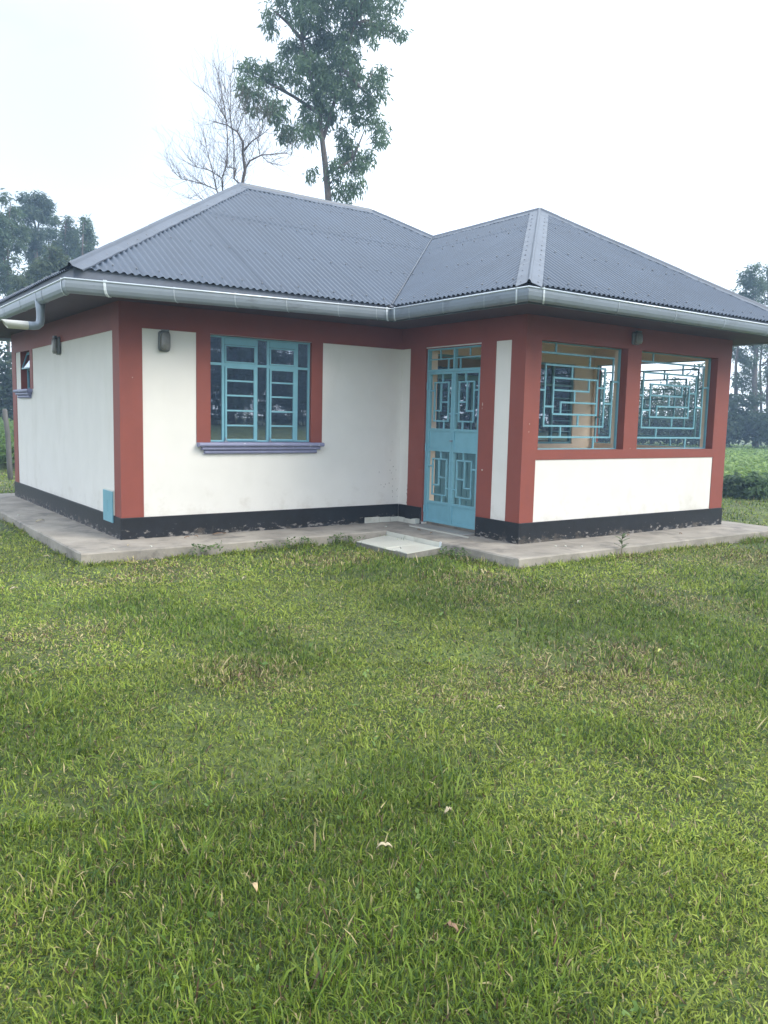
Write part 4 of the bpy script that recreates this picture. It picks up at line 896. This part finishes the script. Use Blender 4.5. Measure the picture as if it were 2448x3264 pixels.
# clover-like weeds along the apron foot
cl = np.array([(x, -.76+random.uniform(-.06, .02), GZ+random.uniform(.05, .12)) for x in np.concatenate([rng.normal(.55, .12, 16), rng.normal(1.5, .3, 10), rng.normal(2.3, .2, 18)])]+[(2.9+random.uniform(-.1, .03), random.uniform(-1.9, -2.3), GZ+random.uniform(.03, .1)) for _ in range(22)])
V, Fc, Cc = leaves(cl, 7, .04, .032, .016, 0, [(.07, .13, .035), (.17, .24, .08)]); tag(raw_mesh('apron_weeds', V, Fc, GRASS, None, Cc), 'straggly weeds growing along the foot of the apron', 'weeds', kind='stuff')

# ---- dry leaves on lawn and apron
def dry_leaf(x, y, z, ln, rot, label, col, grp='fallen leaves'):
    mb = MB(); vs = []; n = 7; R_ = Matrix.Rotation(rot, 3, 'Z')
    for i in range(n+1):
        t_ = i/n; w_ = ln*.17*math.sin(math.pi*min(1, t_*.93+.05))**.8; h = .012*math.sin(t_*3)+.01*random.random()
        for s_ in (-1, 0, 1): vs.append(R_ @ Vector(((t_-.5)*ln, s_*w_, h+abs(s_)*.008)))
    mb.add(vs, [(i*3+k, i*3+k+1, i*3+k+4, i*3+k+3) for i in range(n) for k in (0, 1)])
    o = mb.build('fallen_leaf', col, None, smooth=True); o.location = (x, y, z); o.modifiers.new('t', 'SOLIDIFY').thickness = .0015; tag(o, label, 'leaf', grp)
PALE = mat('pale_dry_leaf', (.45, .38, .25), .6, .15, 40); BRN = mat('brown_dry_leaf', (.24, .15, .09), .7, .2, 40)
s_ = 1.4756
for (px, py, ln, rot, lab, c) in ((830, 1838, .085, 2.6, 'pale curled leaf lying in the middle foreground of the lawn', PALE), (550, 1920, .075, 1.4, 'tan upright leaf in the left foreground grass', mat('tan_leaf', (.5, .36, .2), .6, .15, 40)),
        (968, 1757, .06, .2, 'pale dry leaf in the grass right of centre', PALE), (1080, 1530, .06, -.6, 'yellowish leaf in mid lawn below the door', PALE), (1425, 1405, .07, .1, 'yellow leaf on the right side of the lawn', mat('yellow_leaf', (.5, .5, .14), .6, .1, 30)),
        (975, 2010, .07, 1.9, 'brown dead leaf low in the foreground', BRN), (527, 1247, .09, .4, 'pale leaf on the lawn near the left apron corner', PALE), 
        (520, 1465, .08, .6, 'brown leaf left of centre in the lawn', BRN), (30, 1270, .12, .3, 'long dry leaf at the left edge of the lawn', PALE), (100, 1200, .10, 2.9, 'dry leaf in the grass beside the left apron', PALE),
        (1250, 1300, .07, .3, 'pale leaf in the grass in front of the porch corner', PALE), (1040, 1235, .07, 1.0, 'pale leaf on the grass below the tiled step', PALE), ):
    g = on_ground(px*s_, py*s_, -.07); dry_leaf(g.x, g.y, float(ground_h(g.x, g.y))+.030, ln*.62, rot, lab, c)
for (x, y, ln, rot, lab, c) in ((-.42, 1.8, .13, .6, 'white dry leaf on the left apron', PALE), (1.04, -.16, .17, .1, 'dark brown leaf at the foot of the front plinth', BRN), (.62, -.25, .06, .1, 'small brown leaf on the front apron', BRN), (.74, -.22, .05, 2, 'curled brown leaf on the front apron', BRN),
        (5.3, -2.42, .06, .3, 'brown leaf on the apron below the right grille', BRN), (6.05, -2.62, .06, 1.2, 'dry leaf on the apron near the porch end', BRN), (3.25, -1.2, .05, .4, 'brown leaf on the apron before the door', BRN), (3.3, -.9, .07, 1.4, 'dark sliver of leaf on the apron before the door', BRN), (-.1, -.5, .04, .8, 'tiny pale leaf on the corner of the apron', PALE)):
    dry_leaf(x, y, .004, ln, rot, lab, c)
# pebbles and mortar crumbs
for k, (x, y) in enumerate(((-.28, -.62), (.1, -.60), (4.0, -2.6), (4.15, -2.7), (3.9, -2.55), (-.5, 2.6), (3.15, -.42))):
    bm = bmesh.new(); bmesh.ops.create_icosphere(bm, subdivisions=2, radius=.012); me = bpy.data.meshes.new('pebble')
    for v in bm.verts: v.co *= 1+random.uniform(-.15, .15); v.co.z *= .6
    bm.to_mesh(me); bm.free(); me.materials.append(TILE); o = link(bpy.data.objects.new('pebble', me)); o.location = (x, y, .006)
    tag(o, ['pale pebble on the outer left corner of the apron', 'pale pebble near the front edge of the apron', 'pebble on the apron at the porch corner, leftmost but one', 'pebble on the apron below the left grille', 'leftmost pebble at the porch corner of the apron', 'pebble on the left side apron', 'mortar crumb beside the skirting tiles'][k], 'pebble', 'pebbles on the apron')

# ---- seedling at the porch apron
sp_ = thing('seedling', 'young leafy seedling growing at the edge of the porch apron', 'plant', (4.49, -2.965, GZ))
MB().tube([(0, 0, 0), (.004, 0, .12), (.0, .004, .255)], [.005, .004, .0025], 6).build('stem', mat('green_stem', (.12, .12, .05), .6), sp_)
SL = mat('seedling_leaf', (.085, .13, .05), .4, .2, 40)
for k in range(11):
    th = k*2.4; hgt_ = .10+.155*k/10; ln = .085 if k < 9 else .06
    R_ = Matrix.Rotation(th, 3, 'Z'); vs = []
    for i in range(6):
        t_ = i/5; w_ = .017*math.sin(math.pi*(t_*.9+.06)); h = .7*ln*t_*(1-.35*t_)
        for s2 in (-1, 0, 1): vs.append(R_ @ Vector((t_*ln, s2*w_, h+abs(s2)*.004))+Vector((0, 0, hgt_)))
    MB().add(vs, [(i*3+q, i*3+q+1, i*3+q+4, i*3+q+3) for i in range(5) for q in (0, 1)]).build('leaf', SL, sp_, smooth=True)

# ---- fence post at the left edge
pp_ = on_ground(30, 1530); fp = thing('fence_post', 'grey weathered wooden fence post by the maize at the left edge', 'post', (pp_.x, pp_.y, GZ))
hp_ = 205/F*math.hypot(pp_.x-CAM.x, pp_.y-CAM.y)
MB().tube([(.03, 0, -.2), (.01, 0, .3), (0, .01, hp_*.6), (-.05, 0, hp_-.03), (-.05, 0, hp_)], [.058, .056, .052, .05, .032], 10).build('post', WOOD, fp, smooth=True)

# ---- bluish volume added to imitate veiling lens glare and soften the distant trees
hm = bpy.data.materials.new('glare_haze'); hm.use_nodes = True; t = hm.node_tree; t.nodes.clear()
o_ = t.nodes.new('ShaderNodeOutputMaterial'); pv = t.nodes.new('ShaderNodeVolumePrincipled'); pv.inputs['Color'].default_value = (.50, .72, 1, 1)
pv.inputs['Density'].default_value = .0037; pv.inputs['Anisotropy'].default_value = .2; t.links.new(pv.outputs[0], o_.inputs['Volume'])
hz_ = MB().box(-50, 62, -50, 62, GZ-1, 21).build('haze', hm); hz_['kind'] = 'stuff'; hz_['label'] = 'thin bluish haze added over the plot to imitate lens glare'
